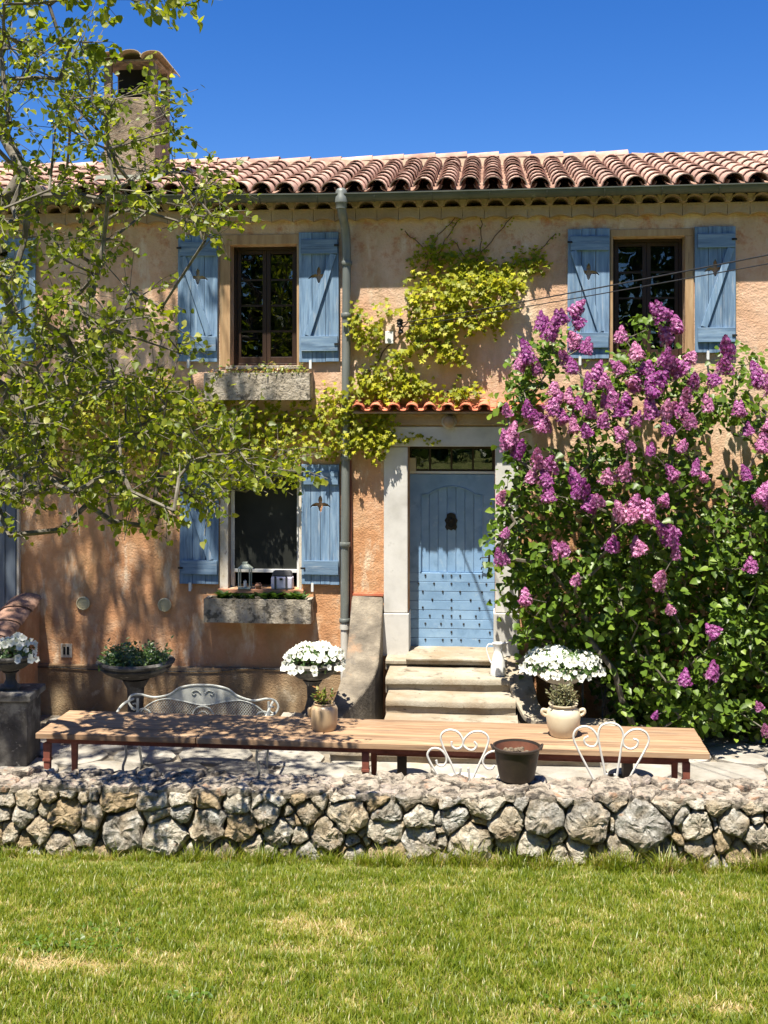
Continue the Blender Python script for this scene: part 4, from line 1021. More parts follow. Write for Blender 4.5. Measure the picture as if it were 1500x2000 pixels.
# ------------------------------------------------------------------ climbing vine on the front
vine = thing('climbing_vine', 'yellow green climbing vine spreading over the house front around the downpipe', 'vine', H.O, HR)
V1 = [(808,568),(860,548),(905,545),(960,533),(1030,553),(1005,590),(985,625),(930,655),(890,640),(885,660),(915,700),(910,715),(860,700),(815,680),(792,715),(830,748),(940,755),(945,778),(700,780),(690,730),(745,700),(690,660),(685,600),(730,605),(760,592),(790,600)]
V2 = [(805,490),(850,470),(935,480),(965,510),(1000,500),(1060,470),(1065,510),(1030,550),(940,540),(800,565)]
V3 = [(690,770),(690,880),(655,895),(600,880),(560,935),(500,950),(430,940),(330,905),(-40,915),(-40,760),(200,740),(340,735),(400,785),(600,788),(620,760),(665,755)]
V4 = [(690,800),(760,806),(775,850),(755,880),(740,898),(690,870)]
def vine_leaves(poly, n, seed, d0=.03, d1=.16, thr=None):
    rr = random.Random(seed); P = []
    for (x, y) in sample_poly(poly, n, rr):
        if thr is not None and noise.noise(Vector((x*.022, y*.022, seed)))+.75*noise.noise(Vector((x*.07, y*.07, seed))) < thr+rr.uniform(-.25,.25): continue
        x += rr.gauss(0, 8); y += rr.gauss(0, 8)
        if 748 < x < 795 and 612 < y < 682: continue
        d = -rr.uniform(d0, d1); u, z = H.at(x, y, d); P.append((u, d, z))
    return np.array(P)
pv1 = vine_leaves(V1, 3000, 1, .04, .21, -.28); pv2 = vine_leaves(V2, 800, 2, .02, .07, -.12); pv3 = vine_leaves(V3, 4600, 3, .03, .20, -.42); pv4 = vine_leaves(V4, 420, 4, .04, .18)
strip = np.array([(*H.at(760+100*t, 856+5*math.sin(t*9), -.06),) for t in np.linspace(0,1,46)]); strip = np.c_[strip[:,0], np.full(46,-.07)+nr.normal(0,.015,46), strip[:,1]+nr.normal(0,.025,46)]
climb = [[(812,600),(828,540),(850,470),(893,420)], [(850,520),(870,470),(905,415)], [(935,540),(940,480),(940,415)], [(905,540),(960,470),(1005,420)], [(1015,560),(1045,500),(1085,455)], [(790,450),(825,485),(850,520)], [(925,540),(895,480),(880,470)]]
tips = []
sm = MB()
for c_ in climb:
    pts = bez([(H.at(x, y, -.015)[0], -.015, H.at(x, y, -.015)[1]) for x, y in c_], 6)
    pts = [p+Vector((rnd.uniform(-.012,.012), 0, rnd.uniform(-.012,.012))) for p in pts]
    sm.tube(pts, .005, 4)
    for p in pts:
        if rnd.random() < .55: tips.append((p.x+rnd.uniform(-.04,.04), -.04, p.z+rnd.uniform(-.03,.03)))
    for p in pts[-4:]:
        for _ in range(2): tips.append((p.x+rnd.uniform(-.05,.05), -.04, p.z+rnd.uniform(-.03,.03)))
for c_ in ([(700,770),(640,800),(560,850),(430,850),(300,860),(150,880),(-40,870)], [(700,760),(740,700),(800,620),(830,560)], [(760,700),(850,660),(950,600),(1010,560)], [(690,770),(820,765),(940,768)], [(640,800),(560,820),(420,810),(200,790),(-40,800)], [(560,850),(520,900),(470,925)], [(684,900),(688,840),(700,770),(720,720)], [(40,700),(110,780),(160,800),(230,760)], [(60,640),(90,720),(60,800)]):
    pts = bez([(H.at(x, y, -.03)[0], -.03, H.at(x, y, -.03)[1]) for x, y in c_], 8)
    sm.tube([p+Vector((rnd.uniform(-.02,.02), rnd.uniform(-.01,.01), rnd.uniform(-.02,.02))) for p in pts], .009, 5)
part('stem', sm, M['stem'], vine, True)
allp = np.concatenate([pv1, pv2, pv3, pv4, strip, np.array(tips)]); n = len(allp)
sz = nr.uniform(.034,.072,n); sz[-len(tips):] *= .55; sz[-len(tips)-46:-len(tips)] *= .8
nrm = np.c_[nr.normal(-.1,.45,n), nr.normal(-1,.3,n), nr.normal(.75,.5,n)]; tip = np.c_[nr.normal(0,.45,n), nr.normal(-.35,.2,n), nr.normal(-1,.25,n)]
fr_ = rot_frames(nrm, tip); tn = np.clip(nr.normal(.5,.25,n), 0, 1)
outm = np.argsort(allp[:len(pv1),1])[:270]
mask = np.ones(n, bool); mask[outm] = False
stuff(link('foliage', leaf_mesh('foliage', *IVY, allp[mask], fr_[mask], sz[mask], tn[mask], M['vineleaf']), vine))
leaf_parts(vine, 'leaf', IVY, allp[outm], fr_[outm], sz[outm]*1.1, tn[outm], M['vineleaf'])

# ------------------------------------------------------------------ woody plants
def grow(anchor_nodes, targets, up=.0, seg=.35, rr=None, wig=.05):
    """connect every target to the nearest node already grown"""
    P = [np.array(a, float) for a in anchor_nodes]; par = [i-1 for i in range(len(P))]
    A = P[len(P)//2]; order = sorted(range(len(targets)), key=lambda i: np.linalg.norm(targets[i]-P[0])); ends = []
    arr = np.array(P)
    for i in order:
        t = targets[i]; d = np.linalg.norm(arr-t, axis=1) + .35*np.maximum(0, arr[:,2]-t[2])*up
        j = int(np.argmin(d)); L_ = np.linalg.norm(arr[j]-t); k = max(1, int(L_/seg)); base = arr[j]; last = j; new = []
        off = np.array([rr.gauss(0,1) for _ in range(3)])*wig*L_
        for q in range(1, k+1):
            s = q/k; p = base+(t-base)*s + off*math.sin(math.pi*s) + np.array([0,0,-up*.12*L_*math.sin(math.pi*s)])
            new.append(p); P.append(p); par.append(last); last = len(P)-1
        arr = np.vstack([arr, new]); ends.append(last)
    return P, par, ends
def limb_mesh(P, par, ends, r0, rmin, trunk_r=None, ntr=0):
    cnt = [0]*len(P)
    for e in ends:
        j = e
        while j >= 0: cnt[j] += 1; j = par[j]
    mb = MB(); V = []; F = []; n = 5
    rad = [max(rmin, r0*max(c, 0)**.40) for c in cnt]
    for i in range(ntr): rad[i] = max(rad[i], trunk_r*(1-.5*i/max(1,ntr)))
    for i in range(len(P)):
        if par[i] < 0: continue
        a = Vector(P[par[i]]); b = Vector(P[i]); d = b-a
        if d.length < 1e-5: continue
        d.normalize(); s = d.cross(Vector((0,0,1)) if abs(d.z) < .9 else Vector((0,1,0))).normalized(); t = d.cross(s)
        nn_ = 10 if rad[i] > .04 else n; bi = len(V)
        ra = min(rad[par[i]], rad[i]*1.35)
        if i < ntr: ra = rad[par[i]]
        for (c, r_) in ((a-d*ra*.3, ra), (b, rad[i])):
            for k in range(nn_):
                an = 2*math.pi*k/nn_; V.append(c+(s*math.cos(an)+t*math.sin(an))*r_)
        F += [(bi+k, bi+(k+1) % nn_, bi+nn_+(k+1) % nn_, bi+nn_+k) for k in range(nn_)]
    return MB().add(V, F)

# big tree at the left -------------------------------------------------
rt_ = random.Random(21)
TX, TY = -5.6, 9.9
trunk = [(TX, TY, -.1), (TX+.03, TY-.02, .9), (TX+.1, TY-.05, 1.9), (TX+.12, TY-.1, 2.9), (TX+.25, TY-.15, 4.0), (TX+.35, TY-.15, 5.2), (TX+.5, TY-.1, 6.5), (TX+.62, TY, 7.8), (TX+.7, TY+.1, 9.1), (TX+.75, TY+.1, 10.4)]
P1 = [(-60,-60),(340,-60),(425,15),(395,40),(300,45),(225,85),(130,105),(-60,120)]
P2 = [(-60,110),(150,110),(215,150),(250,175),(330,165),(360,240),(300,300),(350,330),(430,320),(480,370),(455,470),(350,480),(250,560),(-60,620)]
P3 = [(-60,600),(300,560),(350,640),(390,740),(430,800),(520,830),(600,890),(540,950),(470,975),(370,985),(320,1010),(230,980),(120,960),(-60,1000)]
T_ = []
def vis_targets(poly, n, seed, thr, d0=7.2, d1=9.3):
    rr = random.Random(seed); c = 0
    for (x, y) in sample_poly(poly, n*3, rr):
        if noise.noise(Vector((x*.009, y*.012, seed))) < thr: continue
        D = rr.uniform(d0, d1); p = pt(x, y, D); T_.append(np.array(p)); c += 1
        if c >= n: break
vis_targets(P1, 75, 31, -.10); vis_targets(P2, 195, 32, -.12); vis_targets(P3, 330, 33, -.22)
for (x, y, D) in ((20,1045,8.2),(120,1035,8.2),(220,1018,8.2),(300,985,8.2),(360,960,8.2),(330,1015,8.25),(300,1030,8.3),(560,880,8.2),(520,930,8.2),(480,960,8.1),(170,985,8.4)): T_.append(np.array(pt(x, y, D)))
nvis = len(T_)
for _ in range(1150):
    while True:
        v = np.array([rt_.uniform(-1,1) for _ in range(3)])
        if np.linalg.norm(v) < 1: break
    p = np.array([-4.75, 10.0, 9.9]) + v*np.array([2.6, 2.1, 3.7])
    if noise.noise(Vector(tuple(p*.8))) < -.22: continue
    if pt(0,0,p[1]).z > p[2]+.1 and p[0] > pt(-20,0,p[1]).x: continue
    T_.append(p)
P, par, ends = grow(trunk, T_, .5, .30, rt_, .07)
tree = thing('poplar_tree', 'leafy poplar at the left whose branches hang before the house front', 'tree', (0,0,0))
part('trunk', limb_mesh(P, par, ends, .0040, .0035, .17, len(trunk)), M['bark'], tree, True)
# leaves in clusters on twigs round every end
tw = MB(); LP = []; LN = []; LT = []; LS = []; LV = []
for ei, e in enumerate(ends):
    c = np.array(P[e]); d0 = c-np.array(P[par[e]]); d0 /= max(1e-6, np.linalg.norm(d0))
    for q in range(rt_.choice((2,3,3))):
        d = d0+np.array([rt_.gauss(0,.6), rt_.gauss(0,.6), rt_.gauss(-.15,.5)]); d /= np.linalg.norm(d); ln = rt_.uniform(.12,.34)
        st = c-d0*rt_.uniform(0,.12); en = st+d*ln; mid = (st+en)/2+np.array([0,0,.02])
        tw.tube([st, mid, en], .0026, 3, False)
        for k in range(rt_.randint(5,8) if ei < nvis else 6):
            s = rt_.uniform(.25,1.05); p = st+(en-st)*s+np.array([rt_.gauss(0,.022) for _ in range(3)])
            LP.append(p); LT.append(d*.5+np.array([rt_.gauss(0,.6), rt_.gauss(0,.6), rt_.gauss(-.7,.5)])); LN.append([rt_.gauss(-.15,.7), rt_.gauss(-.45,.7), rt_.gauss(.5,.6)])
            LS.append(rt_.uniform(.030,.060) if ei < nvis else rt_.uniform(.05,.085)); LV.append(np.clip(rt_.gauss(.48,.22)+ (.5 if rt_.random() < .03 else 0), 0, 1))
stuff(part('twigs', tw, M['bark'], tree))
LP = np.array(LP); LN = np.array(LN); LT = np.array(LT); LS = np.array(LS); LV = np.array(LV); fr_ = rot_frames(LN, LT)
scr = 750+LP[:,0]/LP[:,1]*FPX; scy = HOR-(LP[:,2]-CAMZ)/LP[:,1]*FPX
vis = np.where((scr > 0) & (scr < 1500) & (scy > 0) & (scy < 2000))[0]
sel = vis[np.argsort(-(LS[vis]/LP[vis,1]))[:280]]; mask = np.ones(len(LP), bool); mask[sel] = False
stuff(link('crown', leaf_mesh('crown', *HEART, LP[mask], fr_[mask], LS[mask], LV[mask], M['treeleaf']), tree))
leaf_parts(tree, 'leaf', HEART, LP[sel], fr_[sel], LS[sel], LV[sel], M['treeleaf'])
print('tree leaves', len(LP), 'nodes', len(P))

# lilac ------------------------------------------------------------------
rl = random.Random(5)
LB = [(1000,730),(1030,690),(1075,640),(1130,620),(1180,690),(1230,640),(1280,610),(1340,640),(1400,700),(1440,690),(1520,720),(1640,760),(1700,1430),(1190,1430),(1180,1340),(1040,1290),(1000,1190),(970,1110),(965,1040),(985,960),(980,860)]
lil = thing('lilac_bush', 'large lilac bush covered in purple flower clusters right of the door', 'shrub', (0,0,0))
LT_ = []
def lil_depth(x, y):
    return 11.15 + .9*((x-1270)/330)**2*.5 + .35*max(0, (1000-y)/400)
for (x, y) in sample_poly(LB, 1500, rl):
    th = noise.noise(Vector((x*.010, y*.010, 3)))
    if y < 900 and th < -.02: continue
    if 1370 < x < 1500 and 820 < y < 930 and rl.random() < .85: continue
    if y >= 900 and th < -.42: continue
    D = rl.uniform(lil_depth(x, y), 12.55)
    if x < 1200 and y > 1250: D = rl.uniform(12.0, 12.6)
    LT_.append(np.array(pt(x, y, D)))
# flower clusters and where they sit
PAN = [(1075,645,1.3),(1055,630,1),(1092,622,1),(1125,603,1.2),(1127,632,1),(1030,690,1.2),(1015,708,1),(1050,722,.9),(1120,668,1),(1142,676,.9),(1285,613,1.2),(1320,635,1.2),(1298,655,1.1),(1215,655,.9),(1240,690,1),(1420,680,1.2),(1412,715,1),(1115,716,1),(1080,762,.9),(1165,725,1),(1177,745,1),(1150,748,.9),(1240,745,1.2),(1290,742,1.3),(1322,720,1.3),(1300,700,1.1),(1270,765,1),(1340,772,1),(1355,745,1),(1480,735,1.3),(1505,755,1.2),(1195,780,1.2),(1212,802,1),(1150,800,.9),(1080,790,1.3),(1097,815,1.1),(1060,830,1),(1032,800,1),(1045,818,1),(1000,850,1.2),(988,862,1),(1012,878,1),(990,800,.8),(1120,830,1),(1145,842,.9),(1180,822,1),(1222,780,.9),(1330,800,1.2),(1300,802,1),(1345,822,1),(1268,802,1),(1050,896,1.1),(1070,908,1),(1042,930,.9),(1062,938,.9),(1125,938,1.1),(1132,955,1.1),(1150,985,1),(1165,978,.9),(1070,965,1),(1185,932,1),(1222,922,1),(1228,872,.7),(1272,880,.7),(1330,872,.7),(1360,915,.8),(1375,932,.7),(1312,925,.9),(1240,988,1.3),(1215,1000,1.1),(1265,1000,1.1),(1297,978,.9),(1232,1010,1),(1297,1040,1.4),(1310,1050,1),(1195,1063,1),(1245,1070,1.1),(1320,1080,.8),(1090,1075,1.1),(1125,1132,.8),(985,1042,.6),(975,1088,1.1),(980,970,.8),(1025,1167,1.1),(1290,1133,1),(1310,1190,.7),(1463,1105,.9),(1490,965,1.2),(1505,980,1),(1455,925,.8),(1490,868,1.1),(1500,832,1),(1390,1235,.9),(1340,1325,.8),(1390,1312,.9),(1280,1397,.5),(1480,1380,.5),(1495,1425,.7),(1440,800,.9),(1380,790,.9),(1460,840,.8),(1560,740,1.2),(1600,800,1.1),(1580,900,1),(1620,960,1.1),(1540,1020,.9),(1100,700,.8),(1205,720,.9),(1260,720,1),(1350,700,1),(1390,745,.9),(1245,820,.9),(1210,850,.8),(1300,840,.8),(1110,775,.9),(1130,790,.9)]
pan_pos = []
for (x, y, s) in PAN:
    D = lil_depth(x, y)-rl.uniform(.05,.20); pan_pos.append(np.array(pt(x, y, D)))
bx, by = pt(1290, 1400, 12.2).x, 12.2
anch = [(bx, by, -.05), (bx, by, .15)]
# several main stems
stems = []
for k in range(11):
    t = k/10; x = bx-.75+1.7*t
    stems.append([np.array([x+rl.uniform(-.08,.08), by+rl.uniform(-.2,.2), h_]) + np.array([(x-bx)*.35*h_/1.6+rl.uniform(-.06,.06), rl.uniform(-.08,.08), 0]) for h_ in (.0,.4,.8,1.2,1.6)])
Pl = []; parl = []
for s_ in stems:
    for q, p in enumerate(s_):
        Pl.append(p); parl.append(-1 if q == 0 else len(Pl)-2)
arr = np.array(Pl); endl = []
tg = LT_ + pan_pos
for i in sorted(range(len(tg)), key=lambda i: tg[i][2]):
    t = tg[i]; d = np.linalg.norm(arr-t, axis=1) + .8*np.maximum(0, arr[:,2]-t[2]+.1)
    j = int(np.argmin(d)); L_ = np.linalg.norm(arr[j]-t); k = max(1, int(L_/.3)); last = j; new = []
    off = np.array([rl.gauss(0,1) for _ in range(3)])*.05*L_
    for q in range(1, k+1):
        s = q/k; p = arr[j]+(t-arr[j])*s+off*math.sin(math.pi*s); new.append(p); Pl.append(p); parl.append(last); last = len(Pl)-1
    arr = np.vstack([arr, new]); endl.append(last)
part('stems', limb_mesh(Pl, parl, endl, .0032, .0032), M['bark'], lil, True)
A = []; B = []; C = []; S = []; Tn = []
for t in LT_:
    low = t[2] < 2.2
    for k in range(rl.randint(9, 15) + (6 if low else 0)):
        p = t+np.array([rl.gauss(0,.085), rl.gauss(0,.07), rl.gauss(0,.085)])
        if p[1] > 12.85-.09*p[0]+.1: continue
        A.append(p); B.append([rl.gauss(-.1,.5), rl.gauss(-.55,.5), rl.gauss(.65,.45)]); C.append([rl.gauss(0,.7), rl.gauss(-.4,.5), rl.gauss(-.6,.5)]); S.append(rl.uniform(.045,.095)); Tn.append(np.clip(rl.gauss(.5,.25),0,1))
A = np.array(A); B = np.array(B); C = np.array(C); S = np.array(S); Tn = np.array(Tn); fr_ = rot_frames(B, C)
ordr = np.argsort(A[:,1]-S*8)
cand = [i for i in ordr if 970 < 750+A[i,0]/A[i,1]*FPX < 1490][:270]
mask = np.ones(len(A), bool); mask[cand] = False
stuff(link('foliage', leaf_mesh('foliage', *HEART, A[mask], fr_[mask], S[mask], Tn[mask], M['lilacleaf']), lil))
leaf_parts(lil, 'leaf', HEART, A[cand], fr_[cand], S[cand], Tn[cand], M['lilacleaf'])
print('lilac leaves', len(A))
FLO = ([(0,0,-.3),(.35,.35,.06),(.10,.0,0),(.35,-.35,.06),(0,-.10,0),(-.35,-.35,.06),(-.10,0,0),(-.35,.35,.06),(0,.10,0),(.5,.14,.02),(.14,.5,.02),(-.14,.5,.02),(-.5,.14,.02),(-.5,-.14,.02),(-.14,-.5,.02),(.14,-.5,.02),(.5,-.14,.02),(0,0,-.02)],
       [(17,9,1,10),(17,11,7,12),(17,13,5,14),(17,15,3,16)])
def panicle_mesh(seed):
    r = np.random.RandomState(seed); n = 250; pos = []; nrm = []; tint = []
    lobes = [((0,0,0), 1.0, (0,0,1))] + [((r.uniform(-.55,.55), r.uniform(-.3,.1), r.uniform(-.35,.15)), r.uniform(.55,.8), (r.uniform(-.5,.5), -.2, 1)) for _ in range(2)]
    for (c, s, ax) in lobes:
        ax = np.array(ax, float); ax /= np.linalg.norm(ax)
        for _ in range(int(n*s)):
            t = r.uniform(0,1); ph = r.uniform(0, 6.283); rad = .085*s*(1-t)**.55*(.9+.18*math.sin(t*22+ph*2)); L = .20*s
            e1 = np.cross(ax, [0,1,.01]); e1 /= np.linalg.norm(e1); e2 = np.cross(ax, e1)
            o = e1*math.cos(ph)+e2*math.sin(ph)
            pos.append(np.array(c)*.13+ax*(t-.4)*L+o*rad*r.uniform(.75,1.05)); nrm.append(o+ax*.35+r.normal(0,.3,3)); tint.append(np.clip(r.normal(.5,.22),0,1))
    pos = np.array(pos); nrm = np.array(nrm); m_ = len(pos)
    me = leaf_mesh('flower_cluster', *FLO, pos, rot_frames(nrm, r.normal(0,1,(m_,3))), r.uniform(.020,.030,m_), tint, M['lilacbloom'])
    return me
pms = [panicle_mesh(50+k) for k in range(8)]
for i, ((x, y, s), p) in enumerate(zip(PAN, pan_pos)):
    link('flower_cluster', pms[i % 8], lil, p, (rl.uniform(-.35,.45), rl.uniform(-.7,.7), rl.uniform(-1.5,1.5)), (s*.93*rl.uniform(.85,1.1), s*.93, s*.93*rl.uniform(.8,1.15)))

# ------------------------------------------------------------------ urns with plants
def at_ground(px, py, D):
    p = pt(px, py, D); return p
def urn(kind, lab, loc, r, h, m, bh):
    t = thing('garden_urn', lab, 'urn', loc, 0)
    fh = h-bh
    prof = [(r*.42,0),(r*.42,fh*.12),(r*.30,fh*.2),(r*.20,fh*.5),(r*.22,fh*.85),(r*.36,fh)]
    part('foot', MB().box(-r*.34, r*.34, -r*.34, r*.34, -.02, 0).lathe(prof, 24), m, t, True)
    b0 = fh
    part('bowl', MB().lathe([(r*.22,b0),(r*.55,b0+bh*.16),(r*.82,b0+bh*.42),(r*.93,b0+bh*.62),(r*.90,b0+bh*.72),(r*1.0,b0+bh*.80),(r*1.02,b0+bh*.90),(r*.97,b0+bh),(r*.88,b0+bh*.98),(r*.84,b0+bh*.8),(0,b0+bh*.8)], 40, flute=(.02,18,1,2)), m, t, True)
    part('soil', MB().lathe([(0,b0+bh*.84),(r*.83,b0+bh*.82)], 20), M['soil'], t, True)
    return t, b0+bh
def petunias(lab, loc, r, h, n, s, seed, lean=0):
    rr = np.random.RandomState(seed); t = thing('white_petunias', lab, 'flowers', loc, 0, 'white petunia plantings in urns')
    pos = []; nrm = []
    for i in range(n*9):
        a = rr.uniform(0, 2*math.pi); q = math.sqrt(rr.uniform(0,1)); 
        x, y = math.cos(a)*q, math.sin(a)*q
        z = math.sqrt(max(0, 1-q*q*.96))*(.82+.3*noise.noise(Vector((x*2, y*2, seed)))); p = np.array([x*r, y*r, h*z*.95+(-.28*h if q > .88 else 0)]) 
        nn = np.array([x*.9, y*.9-.45, z*.8+.1])+rr.normal(0,.25,3)
        if all(np.linalg.norm((p-k)*[1,1,1.2]) > s*.55 for k in pos): pos.append(p+rr.normal(0,.006,3)); nrm.append(nn)
        if len(pos) >= n: break
    pos = np.array(pos); nrm = np.array(nrm); m_ = len(pos)
    leaf_parts(t, 'flower', PET, pos, rot_frames(nrm, rr.normal(0,1,(m_,3))), s*rr.uniform(.85,1.15,m_), rr.uniform(.3,1,m_), M['petunia'], 3)
    k = n*9; a = rr.uniform(0,6.283,k); q = np.sqrt(rr.uniform(0,1,k)); z = np.sqrt(1-q*q*.97)
    lp = np.c_[np.cos(a)*q*r*.96, np.sin(a)*q*r*.96, h*z*.84-(q > .85)*rr.uniform(0,.35,k)*h]*rr.uniform(.66,.90,(k,1))
    stuff(link('foliage', leaf_mesh('foliage', *OVAL, lp, rot_frames(np.c_[np.cos(a)*q, np.sin(a)*q-.3, z+.2]+rr.normal(0,.4,(k,3)), rr.normal(0,1,(k,3))), rr.uniform(.035,.06,k), rr.uniform(.2,1,k), M['potleaf']), t))
    return t
# wide dark bowl behind the bench
D = 12.05; base = pt(265, 0, D); zr_ = CAMZ-(1287-HOR)/FPX*D
hh = zr_-.05
t_u, top = urn(1, 'wide shallow dark stone urn of low greenery behind the white bench', (base.x, D, .05), .41, zr_-.05, M['urn'], .21)
t_u.children[0].data  # keep
w_t = fake_tufts('bowl_greenery', 'dense dark green seedlings filling the wide dark stone urn', 'plants', (base.x, D, zr_-.05), .33, .28, .16, 2600, M['potleaf'], .05, seed=9, rz=0)
# far left urn on its stone pedestal
D = 10.9; pb = pt(4, 1358, D)
ped = thing('stone_pedestal', 'massive dark stone pedestal at the left edge carrying a flower urn', 'pedestal', (pb.x, D+.25, terrace_z(pb.x, D)), 0)
ph = pb.z-terrace_z(pb.x, D)
part('shaft', MB().box(-.235, .235, -.22, .22, 0, ph-.075), M['urn'], ped, bevel=.02)
part('cap', MB().box(-.275, .275, -.255, .255, ph-.07, ph), M['urn'], ped, bevel=.015)
tu2, top2 = urn(2, 'dark fluted urn standing on the stone pedestal at the left edge', (pb.x, D+.25, pb.z+.02), .23, .33, M['urn'], .17)
petunias('white petunias in the urn on the pedestal at the left edge', (pb.x+.02, D+.25, pb.z+.33), .25, .22, 66, .072, 3)
# urn left of the steps
D = 11.75; p = pt(611, 1296, D); zb_ = .38
ub_ = thing('urn_block', 'low dark stone block below the petunia urn beside the left parapet', 'stone block', (p.x-.02, D, 0), HR)
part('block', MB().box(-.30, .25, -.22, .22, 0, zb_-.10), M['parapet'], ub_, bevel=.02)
part('block_cap', MB().box(-.34, .28, -.25, .25, zb_-.098, zb_-.02), M['urnlight'], ub_, bevel=.015)
urn(3, 'weathered fluted urn of petunias left of the front steps', (p.x, D, zb_), .29, p.z-zb_+.03, M['urn'], .20)
petunias('white petunias with large blooms in the urn left of the front steps', (p.x+.01, D, p.z-.01), .35, .26, 105, .078, 5)
# urn right of the steps
D = 11.3; p = pt(1110, 1306, D)
urn(4, 'pale stone bowl urn of petunias right of the front steps', (p.x-.05, D+.12, .30), .30, p.z-.30+.02, M['urnlight'], .20)
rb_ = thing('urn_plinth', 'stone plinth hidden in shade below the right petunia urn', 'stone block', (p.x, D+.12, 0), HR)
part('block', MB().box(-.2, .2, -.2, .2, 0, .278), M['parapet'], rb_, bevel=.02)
petunias('dense small white petunias in the bowl urn right of the front steps', (p.x-.04, D+.12, p.z-.02), .43, .23, 290, .056, 7)

# pitcher on the step
uu, zz_ = H.at(972, 1316, -.75)
pos = hw(U(973, 1300, y2_+.14), y2_+.16, .70)
pit = thing('enamel_pitcher', 'white enamel pitcher standing on the step below the door', 'pitcher', pos, HR)
part('body', MB().lathe([(.085,0),(.088,.01),(.082,.08),(.068,.17),(.048,.24),(.042,.275),(.055,.32),(.066,.35),(.062,.352),(.05,.32),(.037,.277),(.037,.27),(0,.26)], 24), M['enamel'], pit, True)
part('spout', MB().add([(.03,-.04,.27),(.03,.04,.27),(.06,-.045,.345),(.06,.045,.345),(.115,0,.365),(.05,0,.26)], [(0,5,4,2),(5,1,3,4),(0,2,3,1)]), M['enamel'], pit)
part('handle', MB().tube(bez([(-.055,0,.33),(-.10,0,.335),(-.125,0,.28),(-.10,0,.18),(-.075,0,.13)], 6), .008, 7), M['enamel'], pit, True)

# ------------------------------------------------------------------ table
TZ = .80
fr_pt = pt(1388, 0, 9.04); 
c1 = Vector(((1388-750)/FPX*9.04, 9.04, 0)); c0_ = Vector(((68-750)/FPX*9.63, 9.63, 0))
ta = math.atan2(c1.y-c0_.y, c1.x-c0_.x); TL = (c1-c0_).length
ctr = (c0_+c1)/2+Vector((-math.sin(ta), math.cos(ta), 0))*.39
gz_ = .115
tab = thing('garden_table', 'very long table of pale wooden planks on red brown steel legs', 'table', (ctr.x, ctr.y, gz_), ta)
npl = 6; tw_ = .76/npl; zt2 = TZ-gz_
for k in range(npl):
    y = -.38+k*tw_
    split_ = rnd.uniform(-1.6,1.6)
    for (a, b) in ((-TL/2, split_-.0015), (split_+.0015, TL/2)):
        part('plank', MB().box(a+rnd.uniform(0,.004), b-rnd.uniform(0,.004), y+.0015, y+tw_-.0035, zt2-.045+(0 if k else -.002), zt2+rnd.uniform(-.002,.001)), M['wood'], tab, bevel=.003)
part('stretcher', MB().box(.05, TL/2-.21, .29, .33, zt2-.30, zt2-.265), M['rust'], tab)
for yy_ in (-.31, .31):
    part('rail', MB().box(-TL/2+.08, TL/2-.16, yy_-.02, yy_+.02, zt2-.095, zt2-.049), M['rust'], tab)
for xx in (-TL/2+.08, 0.0, TL/2-.18):
    part('cross_rail', MB().box(xx-.02, xx+.02, -.288, .288, zt2-.093, zt2-.05), M['rust'], tab)
for xx in (-TL/2+.08, .02, TL/2-.18):
    for yy_ in (-.31, .31):
        part('leg', MB().hexa([(xx-.018,yy_-.018,0),(xx+.018,yy_-.018,0),(xx+.018,yy_+.018,0),(xx-.018,yy_+.018,0),(xx-.03,yy_-.025,zt2-.096),(xx+.03,yy_-.025,zt2-.096),(xx+.03,yy_+.025,zt2-.096),(xx-.03,yy_+.025,zt2-.096)]).box(xx-.033, xx+.033, yy_-.03, yy_+.03, zt2-.25, zt2-.23), M['rust'], tab)
# things on the table
def on_table(px, py):
    D = (CAMZ-TZ)*FPX/(py-HOR); return Vector(((px-750)/FPX*D, D, TZ+.001))
def jar(pxy, lab, r, h, m, ears):
    t = thing('stoneware_jar', lab, 'jar', on_table(*pxy), 0)
    part('body', MB().lathe([(r*.72,0),(r*.76,h*.03),(r*.92,h*.30),(r*1.0,h*.62),(r*.94,h*.80),(r*.72,h*.90),(r*.74,h*.94),(r*.84,h*.97),(r*.84,h),(r*.74,h),(r*.66,h*.93),(r*.66,h*.86),(0,h*.86)] if ears else
         [(r*.86,0),(r*.90,h*.03),(r*1.0,h*.30),(r*1.0,h*.78),(r*.90,h*.88),(r*.76,h*.93),(r*.80,h*.98),(r*.78,h),(r*.70,h),(r*.68,h*.9),(0,h*.88)], 36), m, t, True)
    part('soil', MB().lathe([(0,h*.9),(r*.64,h*.9)], 16), M['soil'], t)
    if ears:
        for s_ in (-1, 1): part('ear_handle', MB().tube(bez([(s_*r*.95,0,h*.78),(s_*r*1.17,0,h*.80),(s_*r*1.20,0,h*.70),(s_*r*1.0,0,h*.62)], 5), r*.11, 7), m, t, True)
    else:
        part('ear_handle', MB().tube(bez([(-r*.95,-r*.2,h*.80),(-r*1.08,-r*.3,h*.78),(-r*1.06,-r*.3,h*.60),(-r*.98,-r*.2,h*.5)], 5), r*.12, 7), m, t, True)
    return t
jar((1100, 1436), 'cream glazed jar with small ear handles at the right of the table', .148, .27, M['jar'], True)
jar((633, 1424), 'beige salt glazed jar with a dark drip left of the table centre', .118, .23, M['jar2'], False)
